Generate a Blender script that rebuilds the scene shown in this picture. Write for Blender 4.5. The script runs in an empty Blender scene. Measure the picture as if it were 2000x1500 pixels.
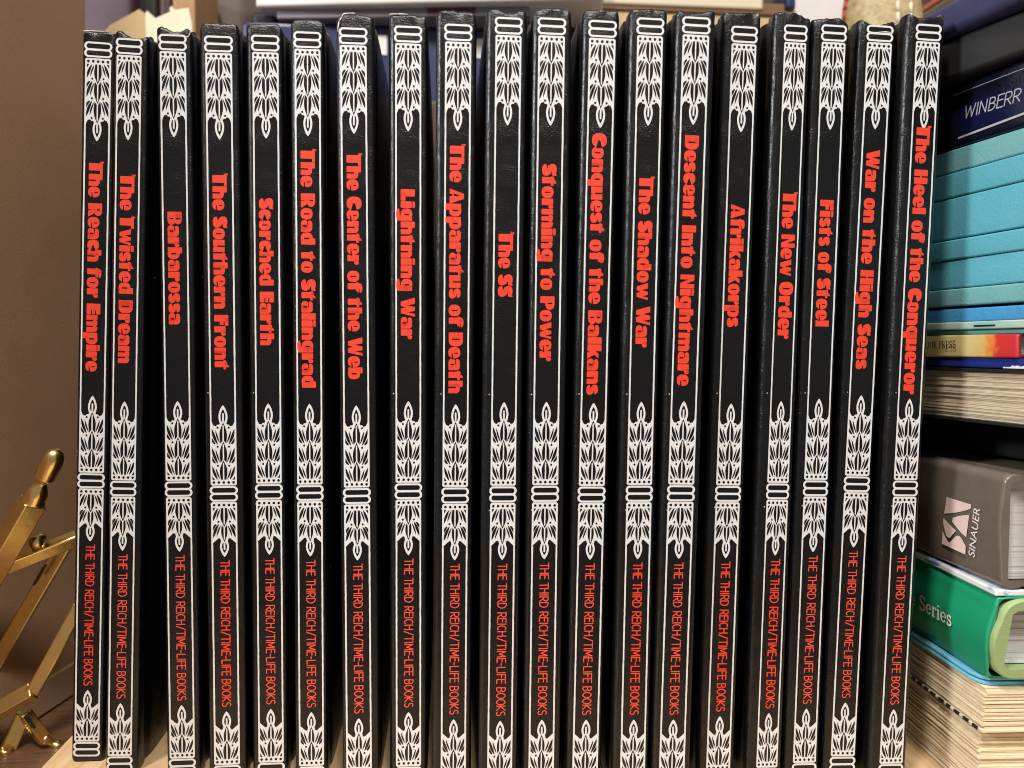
import bpy, bmesh, math, random
from mathutils import Vector, Matrix
from mathutils.geometry import tessellate_polygon
from mathutils import noise as mnoise

SC = bpy.context.scene
COL = SC.collection
R = math.radians

# ------------------------------------------------------------------ camera
PITCH, YAW, CAM_Z = R(2.7), R(5.0), 0.165
cam_d = bpy.data.cameras.new('camera')
cam = bpy.data.objects.new('camera', cam_d); COL.objects.link(cam)
cam.location = (0, 0, CAM_Z)
cam.rotation_euler = (R(90) - PITCH, 0, -YAW)
cam_d.sensor_width = 36; cam_d.lens = 1511 / 2000 * 36
cam_d.clip_start = 0.01; cam_d.clip_end = 50
cam_d.dof.use_dof = True; cam_d.dof.focus_distance = 0.30; cam_d.dof.aperture_fstop = 11
SC.camera = cam

# ------------------------------------------------------------------ light of the room
W = bpy.data.worlds.new('World'); SC.world = W; W.use_nodes = True
W.node_tree.nodes['Background'].inputs[0].default_value = (1.0, 0.95, 0.90, 1)
W.node_tree.nodes['Background'].inputs[1].default_value = 0.24

def area(name, loc, target, size, power, colour):
    l = bpy.data.lights.new(name, 'AREA'); l.shape = 'DISK'; l.size = size; l.energy = power; l.color = colour
    o = bpy.data.objects.new(name, l); COL.objects.link(o); o.location = loc
    o.rotation_euler = (Vector(target) - Vector(loc)).to_track_quat('-Z', 'Y').to_euler()
    return o
area('ceiling_lamp', (-0.55, -0.45, 1.60), (0.05, 0.30, 0.15), 0.22, 24, (1.0, 0.93, 0.85))
area('room_lamp', (0.20, -0.95, 1.75), (-0.10, 0.32, 0.12), 0.5, 34, (1.0, 0.95, 0.90))
area('side_lamp', (-1.10, -0.14, 0.72), (0.10, 0.28, 0.15), 0.26, 13, (0.93, 0.96, 1.0))

SC.view_settings.view_transform = 'Standard'
SC.view_settings.look = 'None'
SC.view_settings.exposure = 0.0
SC.view_settings.gamma = 1.0
SC.view_settings.use_curve_mapping = False
SC.cycles.filter_width = 1.0

# ------------------------------------------------------------------ helpers
_F = Vector((math.sin(YAW) * math.cos(PITCH), math.cos(YAW) * math.cos(PITCH), -math.sin(PITCH)))
_Rt = Vector((math.cos(YAW), -math.sin(YAW), 0)); _U = _Rt.cross(_F)
_C = Vector((0, 0, CAM_Z))
def _ray(px, py): return _F + _Rt * ((px - 1000) / 1511) - _U * ((py - 750) / 1511)
def at(px, py, Y):                    # the point seen at a pixel, Y metres into the shelf
    d = _ray(px, py); return _C + d * (Y / d.y)
def on_plane(px, py, P0, ang):        # the point seen at a pixel on an upright face that runs back into the shelf
    n = Vector((math.cos(ang), math.sin(ang), 0)); d = _ray(px, py)
    return _C + d * ((Vector(P0) - _C).dot(n) / d.dot(n))

def tag(o, label=None, cat=None, group=None, kind=None):
    if label: o['label'] = label
    if cat: o['category'] = cat
    if group: o['group'] = group
    if kind: o['kind'] = kind
    return o
def empty(name, loc=(0, 0, 0), rot=(0, 0, 0)):
    o = bpy.data.objects.new(name, None); COL.objects.link(o)
    o.location = loc; o.rotation_euler = rot; o.empty_display_size = 0.01
    return o
def link(name, me, mats, parent=None):
    o = bpy.data.objects.new(name, me); COL.objects.link(o)
    if not isinstance(mats, (list, tuple)): mats = [mats]
    if not me.materials:
        for m in mats: me.materials.append(m)
    if parent: o.parent = parent
    return o

class MB:                              # collects faces for ONE mesh
    def __init__(s): s.v = []; s.f = []; s.m = []; s.smooth = []
    def add(s, vs, fs, m=0, sm=False):
        b = len(s.v); s.v += [tuple(v) for v in vs]
        for f in fs: s.f.append(tuple(b + i for i in f)); s.m.append(m); s.smooth.append(sm)
    def quadstrip(s, ringA, ringB, m=0, sm=True, close=False):
        n = len(ringA); b = len(s.v); s.v += [tuple(p) for p in ringA] + [tuple(p) for p in ringB]
        for i in range(n if close else n - 1):
            j = (i + 1) % n
            s.f.append((b + i, b + j, b + n + j, b + n + i)); s.m.append(m); s.smooth.append(sm)
    def box(s, lo, hi, m=0, M=None):
        x0, y0, z0 = lo; x1, y1, z1 = hi
        vs = [Vector(p) for p in ((x0,y0,z0),(x1,y0,z0),(x1,y1,z0),(x0,y1,z0),(x0,y0,z1),(x1,y0,z1),(x1,y1,z1),(x0,y1,z1))]
        if M: vs = [M @ v for v in vs]
        s.add(vs, [(3,2,1,0),(4,5,6,7),(0,1,5,4),(1,2,6,5),(2,3,7,6),(3,0,4,7)], m)
    def bar(s, p0, p1, w, h, up=(0, 0, 1), m=0):
        p0, p1 = Vector(p0), Vector(p1); d = (p1 - p0); L = d.length; d.normalize()
        a = d.cross(Vector(up)).normalized(); b = a.cross(d).normalized()
        M = Matrix(((a.x, d.x, b.x, p0.x), (a.y, d.y, b.y, p0.y), (a.z, d.z, b.z, p0.z), (0, 0, 0, 1)))
        s.box((-w / 2, 0, -h / 2), (w / 2, L, h / 2), m, M)
    def lathe(s, p0, p1, prof, n=20, m=0):            # prof: (t along, radius)
        p0, p1 = Vector(p0), Vector(p1); d = p1 - p0; u = d.normalized()
        a = u.cross(Vector((0.3, 0.2, 1))).normalized(); b = u.cross(a)
        rings = [[p0 + u * t + (a * math.cos(k * 2 * math.pi / n) + b * math.sin(k * 2 * math.pi / n)) * r for k in range(n)] for t, r in prof]
        base = len(s.v)
        for rg in rings: s.v += [tuple(p) for p in rg]
        for i in range(len(rings) - 1):
            for k in range(n):
                j = (k + 1) % n
                s.f.append((base + i*n + k, base + i*n + j, base + (i+1)*n + j, base + (i+1)*n + k)); s.m.append(m); s.smooth.append(True)
        s.f.append(tuple(base + k for k in reversed(range(n)))); s.m.append(m); s.smooth.append(False)
        s.f.append(tuple(base + (len(rings)-1)*n + k for k in range(n))); s.m.append(m); s.smooth.append(False)
    def poly(s, pts, to3, m=0):                       # a flat printed shape; to3 maps (u,w) to a 3D point
        tris = tessellate_polygon([[Vector((p[0], p[1], 0)) for p in pts]])
        vs = [to3(p[0], p[1]) for p in pts]
        n0 = None
        for t in tris:
            a, b, c = (Vector(vs[i]) for i in t)
            n0 = (b - a).cross(c - a); break
        s.add(vs, [tuple(t) for t in tris], m)
    def mesh(s, name, fix=True):
        me = bpy.data.meshes.new(name); me.from_pydata(s.v, [], s.f)
        me.polygons.foreach_set('material_index', s.m); me.polygons.foreach_set('use_smooth', s.smooth)
        if fix:
            bm = bmesh.new(); bm.from_mesh(me); bmesh.ops.recalc_face_normals(bm, faces=bm.faces); bm.to_mesh(me); bm.free()
        me.update(); return me
    def build(s, name, mats, parent=None, fix=True, bevel=0, seg=2):
        o = link(name, s.mesh(name, fix), mats, parent)
        if bevel:
            b = o.modifiers.new('bevel', 'BEVEL'); b.width = bevel; b.segments = seg; b.limit_method = 'ANGLE'; b.angle_limit = R(40)
        return o

# ------------------------------------------------------------------ materials
def mat(name, col, rough=0.5, metal=0, spec=0.5):
    m = bpy.data.materials.new(name); m.use_nodes = True
    b = m.node_tree.nodes['Principled BSDF']
    b.inputs['Base Color'].default_value = (*col, 1); b.inputs['Roughness'].default_value = rough
    b.inputs['Metallic'].default_value = metal; b.inputs['Specular IOR Level'].default_value = spec
    return m
def nn(m, t, **kw):
    n = m.node_tree.nodes.new(t)
    for k, v in kw.items():
        if k in n.inputs: n.inputs[k].default_value = v
        else: setattr(n, k, v)
    return n
def lk(m, a, b): m.node_tree.links.new(a, b)
def coords(m, scale=(1, 1, 1)):
    tc = nn(m, 'ShaderNodeTexCoord'); mp = nn(m, 'ShaderNodeMapping'); mp.inputs['Scale'].default_value = scale
    lk(m, tc.outputs['Object'], mp.inputs['Vector']); return mp.outputs['Vector']
def mottled(name, c1, c2, scale, rough=0.5, stretch=(1, 1, 1), bump=0, bscale=None, detail=4, spec=0.5, lo=0.3, hi=0.7):
    m = mat(name, c1, rough, 0, spec); b = m.node_tree.nodes['Principled BSDF']
    v = coords(m, stretch)
    n = nn(m, 'ShaderNodeTexNoise', Scale=scale, Detail=detail, Roughness=0.6); lk(m, v, n.inputs['Vector'])
    r = nn(m, 'ShaderNodeValToRGB'); r.color_ramp.elements[0].position = lo; r.color_ramp.elements[1].position = hi
    r.color_ramp.elements[0].color = (*c1, 1); r.color_ramp.elements[1].color = (*c2, 1)
    lk(m, n.outputs['Fac'], r.inputs['Fac']); lk(m, r.outputs['Color'], b.inputs['Base Color'])
    if bump:
        n2 = nn(m, 'ShaderNodeTexNoise', Scale=bscale or scale * 4, Detail=3.0); lk(m, v, n2.inputs['Vector'])
        bp = nn(m, 'ShaderNodeBump', Distance=bump, Strength=0.6); lk(m, n2.outputs['Fac'], bp.inputs['Height'])
        lk(m, bp.outputs['Normal'], b.inputs['Normal'])
    return m

def leather_bump(m, strength):
    b = m.node_tree.nodes['Principled BSDF']
    v = coords(m)
    g = nn(m, 'ShaderNodeTexNoise', Scale=1900.0, Detail=1.0, Roughness=0.5); lk(m, v, g.inputs['Vector'])
    w = nn(m, 'ShaderNodeTexNoise', Scale=130.0, Detail=2.0); lk(m, v, w.inputs['Vector'])
    # the pebbled grain is stronger where the skin is less worn down
    mr = nn(m, 'ShaderNodeMapRange'); lk(m, w.outputs['Fac'], mr.inputs['Value'])
    for k, val in (('From Min', 0.35), ('From Max', 0.65), ('To Min', 0.25), ('To Max', 1.15)): mr.inputs[k].default_value = val
    mu = nn(m, 'ShaderNodeMath', operation='MULTIPLY'); lk(m, g.outputs['Fac'], mu.inputs[0]); lk(m, mr.outputs['Result'], mu.inputs[1])
    ad = nn(m, 'ShaderNodeMath', operation='MULTIPLY_ADD'); lk(m, w.outputs['Fac'], ad.inputs[0]); ad.inputs[1].default_value = 0.6
    lk(m, mu.outputs[0], ad.inputs[2])
    bp = nn(m, 'ShaderNodeBump', Distance=0.00023, Strength=strength); lk(m, ad.outputs[0], bp.inputs['Height'])
    lk(m, bp.outputs['Normal'], b.inputs['Normal'])
    return v

def leather():
    m = mat('black_leatherette', (0.0035, 0.0035, 0.0038), 0.29, 0, 0.42); b = m.node_tree.nodes['Principled BSDF']
    v = leather_bump(m, 0.85)
    # lint and dust specks, and rubbed rims at the head of the cover
    vo = nn(m, 'ShaderNodeTexVoronoi', Scale=110.0); lk(m, v, vo.inputs['Vector'])
    sp = nn(m, 'ShaderNodeMath', operation='LESS_THAN'); lk(m, vo.outputs['Distance'], sp.inputs[0]); sp.inputs[1].default_value = 0.028
    sx = nn(m, 'ShaderNodeSeparateXYZ'); lk(m, v, sx.inputs[0])
    mr = nn(m, 'ShaderNodeMapRange'); lk(m, sx.outputs['Z'], mr.inputs['Value'])
    for k, val in (('From Min', 0.2815), ('From Max', 0.2860), ('To Min', 0.0), ('To Max', 0.52)): mr.inputs[k].default_value = val
    ns = nn(m, 'ShaderNodeTexNoise', Scale=420.0, Detail=5.0, Roughness=0.7); lk(m, v, ns.inputs['Vector'])
    ad = nn(m, 'ShaderNodeMath', operation='ADD'); lk(m, ns.outputs['Fac'], ad.inputs[0]); lk(m, mr.outputs['Result'], ad.inputs[1])
    th = nn(m, 'ShaderNodeMapRange'); lk(m, ad.outputs[0], th.inputs['Value'])
    for k, val in (('From Min', 0.91), ('From Max', 0.99), ('To Min', 0.0), ('To Max', 0.55)): th.inputs[k].default_value = val
    mx = nn(m, 'ShaderNodeMath', operation='MAXIMUM'); lk(m, sp.outputs[0], mx.inputs[0]); lk(m, th.outputs['Result'], mx.inputs[1])
    cm = nn(m, 'ShaderNodeMix', data_type='RGBA'); cm.inputs['A'].default_value = (0.0035, 0.0035, 0.0038, 1); cm.inputs['B'].default_value = (0.42, 0.41, 0.39, 1)
    lk(m, mx.outputs[0], cm.inputs['Factor']); lk(m, cm.outputs['Result'], b.inputs['Base Color'])
    return m
def ink(name, col, worn, rough=0.45):
    m = mat(name, col, rough); b = m.node_tree.nodes['Principled BSDF']
    v = leather_bump(m, 0.35)
    n = nn(m, 'ShaderNodeTexNoise', Scale=900.0, Detail=4.0, Roughness=0.75); lk(m, v, n.inputs['Vector'])
    r = nn(m, 'ShaderNodeValToRGB'); r.color_ramp.elements[0].position = worn; r.color_ramp.elements[1].position = worn + 0.05
    r.color_ramp.elements[0].color = (*[c * 0.25 for c in col], 1); r.color_ramp.elements[1].color = (*col, 1)
    lk(m, n.outputs['Fac'], r.inputs['Fac']); lk(m, r.outputs['Color'], b.inputs['Base Color'])
    return m
M_leather = leather()
M_white = ink('white_foil', (0.64, 0.635, 0.63), 0.29)
M_red = ink('red_ink', (0.70, 0.045, 0.018), 0.27)
M_red2 = ink('thin_red_ink', (0.74, 0.075, 0.045), 0.31)
M_page = mottled('white_paper', (0.62, 0.60, 0.56), (0.75, 0.73, 0.69), 60, 0.8, (1, 1, 30))

def wood(name, c1, c2, scale, stretch, rough=0.45):
    m = mat(name, c1, rough); b = m.node_tree.nodes['Principled BSDF']
    v = coords(m, stretch)
    n = nn(m, 'ShaderNodeTexNoise', Scale=scale, Detail=8.0, Roughness=0.65, Distortion=0.6); lk(m, v, n.inputs['Vector'])
    r = nn(m, 'ShaderNodeValToRGB'); e = r.color_ramp.elements
    e[0].position = 0.32; e[1].position = 0.68; e[0].color = (*c1, 1); e[1].color = (*c2, 1)
    lk(m, n.outputs['Fac'], r.inputs['Fac']); lk(m, r.outputs['Color'], b.inputs['Base Color'])
    bp = nn(m, 'ShaderNodeBump', Distance=0.0004, Strength=0.5); lk(m, n.outputs['Fac'], bp.inputs['Height']); lk(m, bp.outputs['Normal'], b.inputs['Normal'])
    return m
M_blond = wood('blond_pine', (0.52, 0.32, 0.15), (0.70, 0.50, 0.29), 40, (6, 0.5, 6))
M_table = wood('brown_oak', (0.10, 0.045, 0.022), (0.24, 0.125, 0.07), 22, (1.2, 12, 6), 0.35)
M_back = wood('walnut_panel', (0.045, 0.026, 0.015), (0.075, 0.044, 0.026), 14, (6, 6, 0.6))
M_post = wood('orange_pine', (0.42, 0.22, 0.09), (0.50, 0.28, 0.13), 30, (8, 8, 0.7))

# ------------------------------------------------------------------ the setting
def sheet(name, lo, hi, m, kind='structure', label=None, cat=None, bevel=0):
    b = MB(); b.box(lo, hi); o = b.build(name, m, bevel=bevel)
    tag(o, label, cat, None, kind); return o
sheet('table_top', (-0.85, 0.02, -0.045), (0.75, 0.95, -0.018), M_table)
board = sheet('shelf_board', (-0.159, 0.19, -0.0178), (0.70, 0.70, 0.0), M_blond, 'structure', bevel=0.001)
sheet('back_wall', (-0.85, 0.72, -0.0178), (0.75, 0.74, 0.70), M_back)

# ------------------------------------------------------------------ lettering: fat display face (unit = cap height)
def ell(cx, cy, rx, ry, n=2.4, k=36):
    out = []
    for i in range(k):
        t = 2 * math.pi * i / k; c, s = math.cos(t), math.sin(t)
        out.append((cx + rx * math.copysign(abs(c) ** (2 / n), c), cy + ry * math.copysign(abs(s) ** (2 / n), s)))
    return out
def rr(x0, y0, x1, y1, r=0.05, tr=None, tl=None):
    tr = r if tr is None else tr; tl = r if tl is None else tl
    out = []
    for cx, cy, rad, a0 in ((x1 - r, y0 + r, r, -90), (x1 - tr, y1 - tr, tr, 0), (x0 + tl, y1 - tl, tl, 90), (x0 + r, y0 + r, r, 180)):
        for i in range(6):
            a = R(a0 + 90 * i / 5); out.append((cx + rad * math.cos(a), cy + rad * math.sin(a)))
    return out
def slit(x, y0, y1, w=0.085): return ('-', rr(x - w / 2, y0, x + w / 2, y1, 0.028))
P = lambda *a: ('+', list(a))
N = lambda *a: ('-', list(a))
G = {}
G['T'] = (0.80, [('+', rr(0.02, 0.80, 0.80, 1.0, 0.04)), P((0.0, 0.84), (0.0, 1.07), (0.05, 1.10), (0.12, 1.06), (0.16, 0.9), (0.1, 0.8)), ('+', rr(0.12, 0, 0.60, 0.9, 0.04))])
G['h'] = (0.80, [('+', rr(0, 0, 0.38, 1.0)), ('+', rr(0.2, 0, 0.78, 0.80, 0.04, 0.26, 0.1)), slit(0.415, -0.02, 0.52)])
G['n'] = (0.80, [('+', rr(0, 0, 0.38, 0.80)), ('+', rr(0.2, 0, 0.78, 0.80, 0.04, 0.26, 0.1)), slit(0.415, -0.02, 0.52), N((0.36, 0.83), (0.44, 0.83), (0.40, 0.70))])
G['m'] = (1.16, [('+', rr(0, 0, 0.38, 0.80)), ('+', rr(0.3, 0, 0.76, 0.80, 0.04, 0.2, 0.1)), ('+', rr(0.68, 0, 1.14, 0.80, 0.04, 0.24, 0.1)), slit(0.39, -0.02, 0.5), slit(0.765, -0.02, 0.5), N((0.34, 0.83), (0.42, 0.83), (0.38, 0.70)), N((0.71, 0.83), (0.81, 0.83), (0.76, 0.68))])
G['e'] = (0.70, [('+', ell(0.35, 0.40, 0.35, 0.42)), N((0.36, 0.27), (0.76, 0.33), (0.76, 0.22), (0.36, 0.22)), slit(0.38, 0.42, 0.66, 0.065)])
G['o'] = (0.72, [('+', ell(0.355, 0.40, 0.355, 0.42)), slit(0.36, 0.20, 0.60, 0.07)])
G['c'] = (0.64, [('+', ell(0.35, 0.40, 0.35, 0.42)), N((0.36, 0.42), (0.74, 0.58), (0.74, 0.22), (0.36, 0.36)), ('+', ell(0.46, 0.63, 0.16, 0.13))])
G['a'] = (0.74, [('+', rr(0.26, 0, 0.72, 0.80, 0.04, 0.24, 0.2)), ('+', ell(0.30, 0.24, 0.30, 0.25)), ('+', ell(0.30, 0.63, 0.27, 0.17)), N((-0.02, 0.49), (-0.02, 0.44), (0.36, 0.47), (0.36, 0.52)), slit(0.37, 0.13, 0.40)])
G['r'] = (0.62, [('+', rr(0, 0, 0.40, 0.80)), ('+', ell(0.45, 0.64, 0.17, 0.17)), N((0.36, 0.83), (0.43, 0.83), (0.395, 0.68))])
G['f'] = (0.60, [('+', rr(0.06, 0, 0.44, 0.9)), ('+', ell(0.36, 0.84, 0.30, 0.19)), ('+', rr(0, 0.60, 0.58, 0.78)), N((0.46, 0.80), (0.7, 0.80), (0.7, 0.84), (0.46, 0.84))])
G['R'] = (0.88, [('+', rr(0, 0, 0.42, 1.0)), ('+', ell(0.44, 0.72, 0.38, 0.28)), P((0.3, 0.5), (0.62, 0.52), (0.88, 0.04), (0.84, 0), (0.45, 0)), slit(0.43, 0.62, 0.86), N((0.40, -0.02), (0.455, -0.02), (0.43, 0.36))])
G['E'] = (0.72, [('+', rr(0, 0, 0.70, 1.0)), N((0.40, 0.60), (0.74, 0.60), (0.74, 0.68), (0.40, 0.66)), N((0.40, 0.34), (0.74, 0.31), (0.74, 0.39), (0.40, 0.40))])
G['p'] = (0.78, [('+', rr(0, -0.29, 0.38, 0.80)), ('+', ell(0.42, 0.40, 0.35, 0.42)), slit(0.41, 0.22, 0.58)])
G['q'] = (0.78, [('+', rr(0.38, -0.29, 0.76, 0.80)), ('+', ell(0.35, 0.40, 0.35, 0.42)), slit(0.36, 0.22, 0.58)])
G['i'] = (0.42, [('+', rr(0, 0, 0.40, 0.78)), ('+', rr(0, 0.83, 0.40, 1.0, 0.04))])
G['l'] = (0.42, [('+', rr(0, 0, 0.40, 1.0))])
G['I'] = (0.44, [('+', rr(0, 0, 0.42, 1.0))])
G['w'] = (1.06, [P((0, 0.8), (0.34, 0.8), (0.44, 0.36), (0.54, 0.8), (0.74, 0.8), (0.82, 0.40), (0.90, 0.8), (1.06, 0.8), (0.87, 0), (0.63, 0), (0.54, 0.28), (0.46, 0), (0.22, 0))])
G['W'] = (1.18, [P((0, 1), (0.38, 1), (0.48, 0.46), (0.58, 1), (0.82, 1), (0.91, 0.50), (1.0, 1), (1.18, 1), (0.97, 0), (0.69, 0), (0.60, 0.34), (0.52, 0), (0.25, 0))])
G['s'] = (0.62, [('+', ell(0.29, 0.57, 0.29, 0.24)), ('+', ell(0.32, 0.23, 0.30, 0.24)), N((0.36, 0.52), (0.66, 0.42), (0.66, 0.60)), N((-0.03, 0.22), (-0.03, 0.40), (0.26, 0.29))])
G['S'] = (0.72, [('+', ell(0.34, 0.72, 0.34, 0.29)), ('+', ell(0.37, 0.28, 0.35, 0.29)), N((0.42, 0.65), (0.76, 0.52), (0.76, 0.74)), N((-0.03, 0.27), (-0.03, 0.49), (0.30, 0.36)), P((0.5, 0.80), (0.72, 0.70), (0.72, 1.02), (0.6, 0.98))])
G['t'] = (0.60, [('+', rr(0.06, 0, 0.44, 0.85)), P((0.06, 0.7), (0.44, 0.7), (0.44, 1.0), (0.36, 1.0)), ('+', rr(0, 0.62, 0.58, 0.80, 0.03))])
G['d'] = (0.78, [('+', ell(0.35, 0.40, 0.35, 0.42)), ('+', rr(0.36, 0, 0.75, 1.0)), slit(0.37, 0.22, 0.58)])
G['b'] = (0.78, [('+', ell(0.41, 0.40, 0.35, 0.42)), ('+', rr(0, 0, 0.38, 1.0)), slit(0.41, 0.22, 0.58)])
G['D'] = (0.88, [('+', rr(0, 0, 0.5, 1.0)), ('+', ell(0.44, 0.5, 0.42, 0.5, 2.6)), slit(0.42, 0.24, 0.76)])
G['B'] = (0.84, [('+', rr(0, 0, 0.5, 1.0)), ('+', ell(0.44, 0.74, 0.35, 0.26)), ('+', ell(0.45, 0.28, 0.38, 0.28)), slit(0.43, 0.62, 0.86), slit(0.43, 0.15, 0.42)])
G['u'] = (0.80, [('+', rr(0, 0, 0.78, 0.80)), slit(0.41, 0.28, 0.83), N((0.38, -0.03), (0.46, -0.03), (0.42, 0.10))])
G['F'] = (0.70, [('+', rr(0, 0, 0.42, 1.0)), ('+', rr(0.2, 0.74, 0.68, 1.0, 0.03)), ('+', rr(0.2, 0.40, 0.64, 0.66, 0.03))])
G['L'] = (0.72, [('+', rr(0, 0, 0.44, 1.0)), ('+', rr(0.2, 0, 0.70, 0.34, 0.03))])
G['g'] = (0.78, [('+', ell(0.35, 0.42, 0.35, 0.40)), ('+', rr(0.38, -0.16, 0.75, 0.80)), ('+', ell(0.38, -0.16, 0.37, 0.16)), slit(0.37, 0.26, 0.58), N((-0.02, -0.06), (0.38, 0.0), (0.38, -0.05), (-0.02, -0.12))])
G['A'] = (0.90, [P((0, 0), (0.30, 1), (0.62, 1), (0.92, 0)), N((0.29, 0.30), (0.42, 0.70), (0.46, 0.30)), N((0.30, -0.02), (0.36, 0.20), (0.43, 0.20), (0.47, -0.02))])
G['P'] = (0.82, [('+', rr(0, 0, 0.42, 1.0)), ('+', ell(0.44, 0.68, 0.38, 0.32)), slit(0.43, 0.54, 0.84)])
G['C'] = (0.78, [('+', ell(0.42, 0.5, 0.42, 0.52)), N((0.42, 0.56), (0.88, 0.70), (0.88, 0.28), (0.42, 0.42)), ('+', ell(0.58, 0.76, 0.18, 0.17))])
G['k'] = (0.84, [('+', rr(0, 0, 0.40, 1.0)), P((0.3, 0.42), (0.56, 0.80), (0.84, 0.80), (0.6, 0.45)), P((0.32, 0.50), (0.60, 0.52), (0.88, 0), (0.47, 0))])
G['N'] = (0.86, [('+', rr(0, 0, 0.84, 1.0)), N((0.30, -0.03), (0.52, -0.03), (0.30, 0.60)), N((0.56, 1.03), (0.34, 1.03), (0.56, 0.42))])
G['H'] = (0.90, [('+', rr(0, 0, 0.88, 1.0)), slit(0.44, -0.03, 0.44), slit(0.44, 0.57, 1.03)])
G['O'] = (0.90, [('+', ell(0.44, 0.5, 0.44, 0.52)), slit(0.44, 0.24, 0.76)])

def arc(cx, cy, rx, ry, a0, a1, k=10):
    return [(cx + rx * math.cos(R(a0 + (a1 - a0) * i / k)), cy + ry * math.sin(R(a0 + (a1 - a0) * i / k))) for i in range(k + 1)]
# thin capitals (unit = cap height): advance, strokes
H_ = {
 'T': (0.50, [[(0, 1), (0.46, 1)], [(0.23, 1), (0.23, 0)]]),
 'H': (0.56, [[(0.04, 0), (0.04, 1)], [(0.46, 0), (0.46, 1)], [(0.04, 0.58), (0.46, 0.58)]]),
 'E': (0.48, [[(0.42, 1), (0.05, 1), (0.05, 0), (0.42, 0)], [(0.05, 0.58), (0.38, 0.58)]]),
 'I': (0.22, [[(0.09, 0), (0.09, 1)]]),
 'R': (0.54, [[(0.05, 0), (0.05, 1), (0.26, 1)] + arc(0.24, 0.73, 0.20, 0.27, 90, -90) + [(0.05, 0.46)], [(0.2, 0.46), (0.46, 0)]]),
 'D': (0.58, [[(0.05, 0), (0.05, 1)] + arc(0.16, 0.5, 0.32, 0.5, 90, -90) + [(0.05, 0)]]),
 'C': (0.54, [arc(0.28, 0.5, 0.24, 0.5, 55, 305, 14)]),
 '/': (0.56, [[(0.08, -0.05), (0.42, 1.05)]]),
 'M': (0.68, [[(0.04, 0), (0.08, 1), (0.31, 0.25), (0.54, 1), (0.58, 0)]]),
 '-': (0.36, [[(0.04, 0.48), (0.27, 0.48)]]),
 'L': (0.46, [[(0.05, 1), (0.05, 0), (0.40, 0)]]),
 'F': (0.46, [[(0.42, 1), (0.05, 1), (0.05, 0)], [(0.05, 0.55), (0.36, 0.55)]]),
 'B': (0.54, [[(0.05, 0), (0.05, 1), (0.22, 1)] + arc(0.22, 0.77, 0.19, 0.23, 90, -90) + [(0.05, 0.54)], [(0.2, 0.54)] + arc(0.22, 0.27, 0.22, 0.27, 90, -90) + [(0.05, 0)]]),
 'O': (0.60, [arc(0.28, 0.5, 0.24, 0.5, 0, 360, 20)]),
 'K': (0.54, [[(0.05, 0), (0.05, 1)], [(0.44, 1), (0.08, 0.48), (0.47, 0)]]),
 'S': (0.50, [arc(0.23, 0.75, 0.17, 0.25, 40, 270, 9) + arc(0.23, 0.25, 0.18, 0.25, 90, -140, 9)]),
 ' ': (0.30, []),
 'W': (0.78, [[(0.02, 1), (0.18, 0), (0.36, 0.9), (0.54, 0), (0.70, 1)]]),
 'N': (0.62, [[(0.05, 0), (0.05, 1), (0.48, 0), (0.48, 1)]]),
}
def stroke_polys(pts, w):
    out = []
    for (ax, ay), (bx, by) in zip(pts, pts[1:]):
        dx, dy = bx - ax, by - ay; L = math.hypot(dx, dy) or 1; nx, ny = -dy / L * w / 2, dx / L * w / 2
        out.append([(ax + nx, ay + ny), (ax - nx, ay - ny), (bx - nx, by - ny), (bx + nx, by + ny)])
    for x, y in pts: out.append([(x + w / 2 * math.cos(k * math.pi / 4), y + w / 2 * math.sin(k * math.pi / 4)) for k in range(8)])
    return out

mm = 0.001
def fat_text(text, length, cap, seed):
    """title lettering laid down the spine: x of the text runs down (-z), its height runs to +x; origin = start of text on baseline"""
    adv = 0; placed = []
    for ch in text:
        if ch == ' ': adv += 0.36; continue
        w, shp = G[ch]; placed.append((adv, shp)); adv += w + 0.015
    sx = length / (adv * cap); b = MB(); i = 0
    for x0, shp in placed:
        for sgn, pts in shp:
            i += 1
            lift = (0.07 if sgn == '+' else 0.10) + 0.00004 * i
            b.poly([((x0 + p[0]) * cap * sx, p[1] * cap) for p in pts], lambda u, w, l=lift: (w * mm, -l * mm, -u * mm), 0 if sgn == '+' else 1)
    return b
def thin_text(text, length, cap, w):
    adv = 0; placed = []
    for ch in text:
        a, st = H_[ch]; placed.append((adv, st)); adv += a
    sx = length / (adv * cap); b = MB(); i = 0
    for x0, st in placed:
        for pts in st:
            for pl in stroke_polys([((x0 + p[0]) * cap * sx, p[1] * cap) for p in pts], w):
                i += 1; lift = 0.07 + 0.00004 * i
                b.poly(pl, lambda u, v, l=lift: (v * mm, -l * mm, -u * mm), 0)
    return b

# ------------------------------------------------------------------ spine ornaments (mm; u across, w along; w = 0 at the twin bars, growing away from them)
def lens(x0, y0, x1, y1, wid, bend=0.0, k=9):
    dx, dy = x1 - x0, y1 - y0; L = math.hypot(dx, dy); nx, ny = -dy / L, dx / L
    a, c = [], []
    for i in range(k + 1):
        t = i / k; s = math.sin(math.pi * t) ** 0.8; o = bend * math.sin(math.pi * t)
        px, py = x0 + dx * t + nx * o, y0 + dy * t + ny * o
        a.append((px + nx * wid / 2 * s, py + ny * wid / 2 * s)); c.append((px - nx * wid / 2 * s, py - ny * wid / 2 * s))
    return a + c[::-1][1:-1]
def leaf(y0, y1, w):                    # pointed leaf from base y0 to tip y1
    k = 14; a = []
    for i in range(k + 1):
        t = i / k; h = w / 2 * (0.70 + 0.30 * math.sin(math.pi * min(1, t * 1.1))) * (1 - max(0, (t - 0.40) / 0.60) ** 2.3)
        a.append((h, y0 + (y1 - y0) * t))
    return a + [(-x, y) for x, y in a[::-1][1:]]
def mir(pts): return [(-x, y) for x, y in pts]
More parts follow.
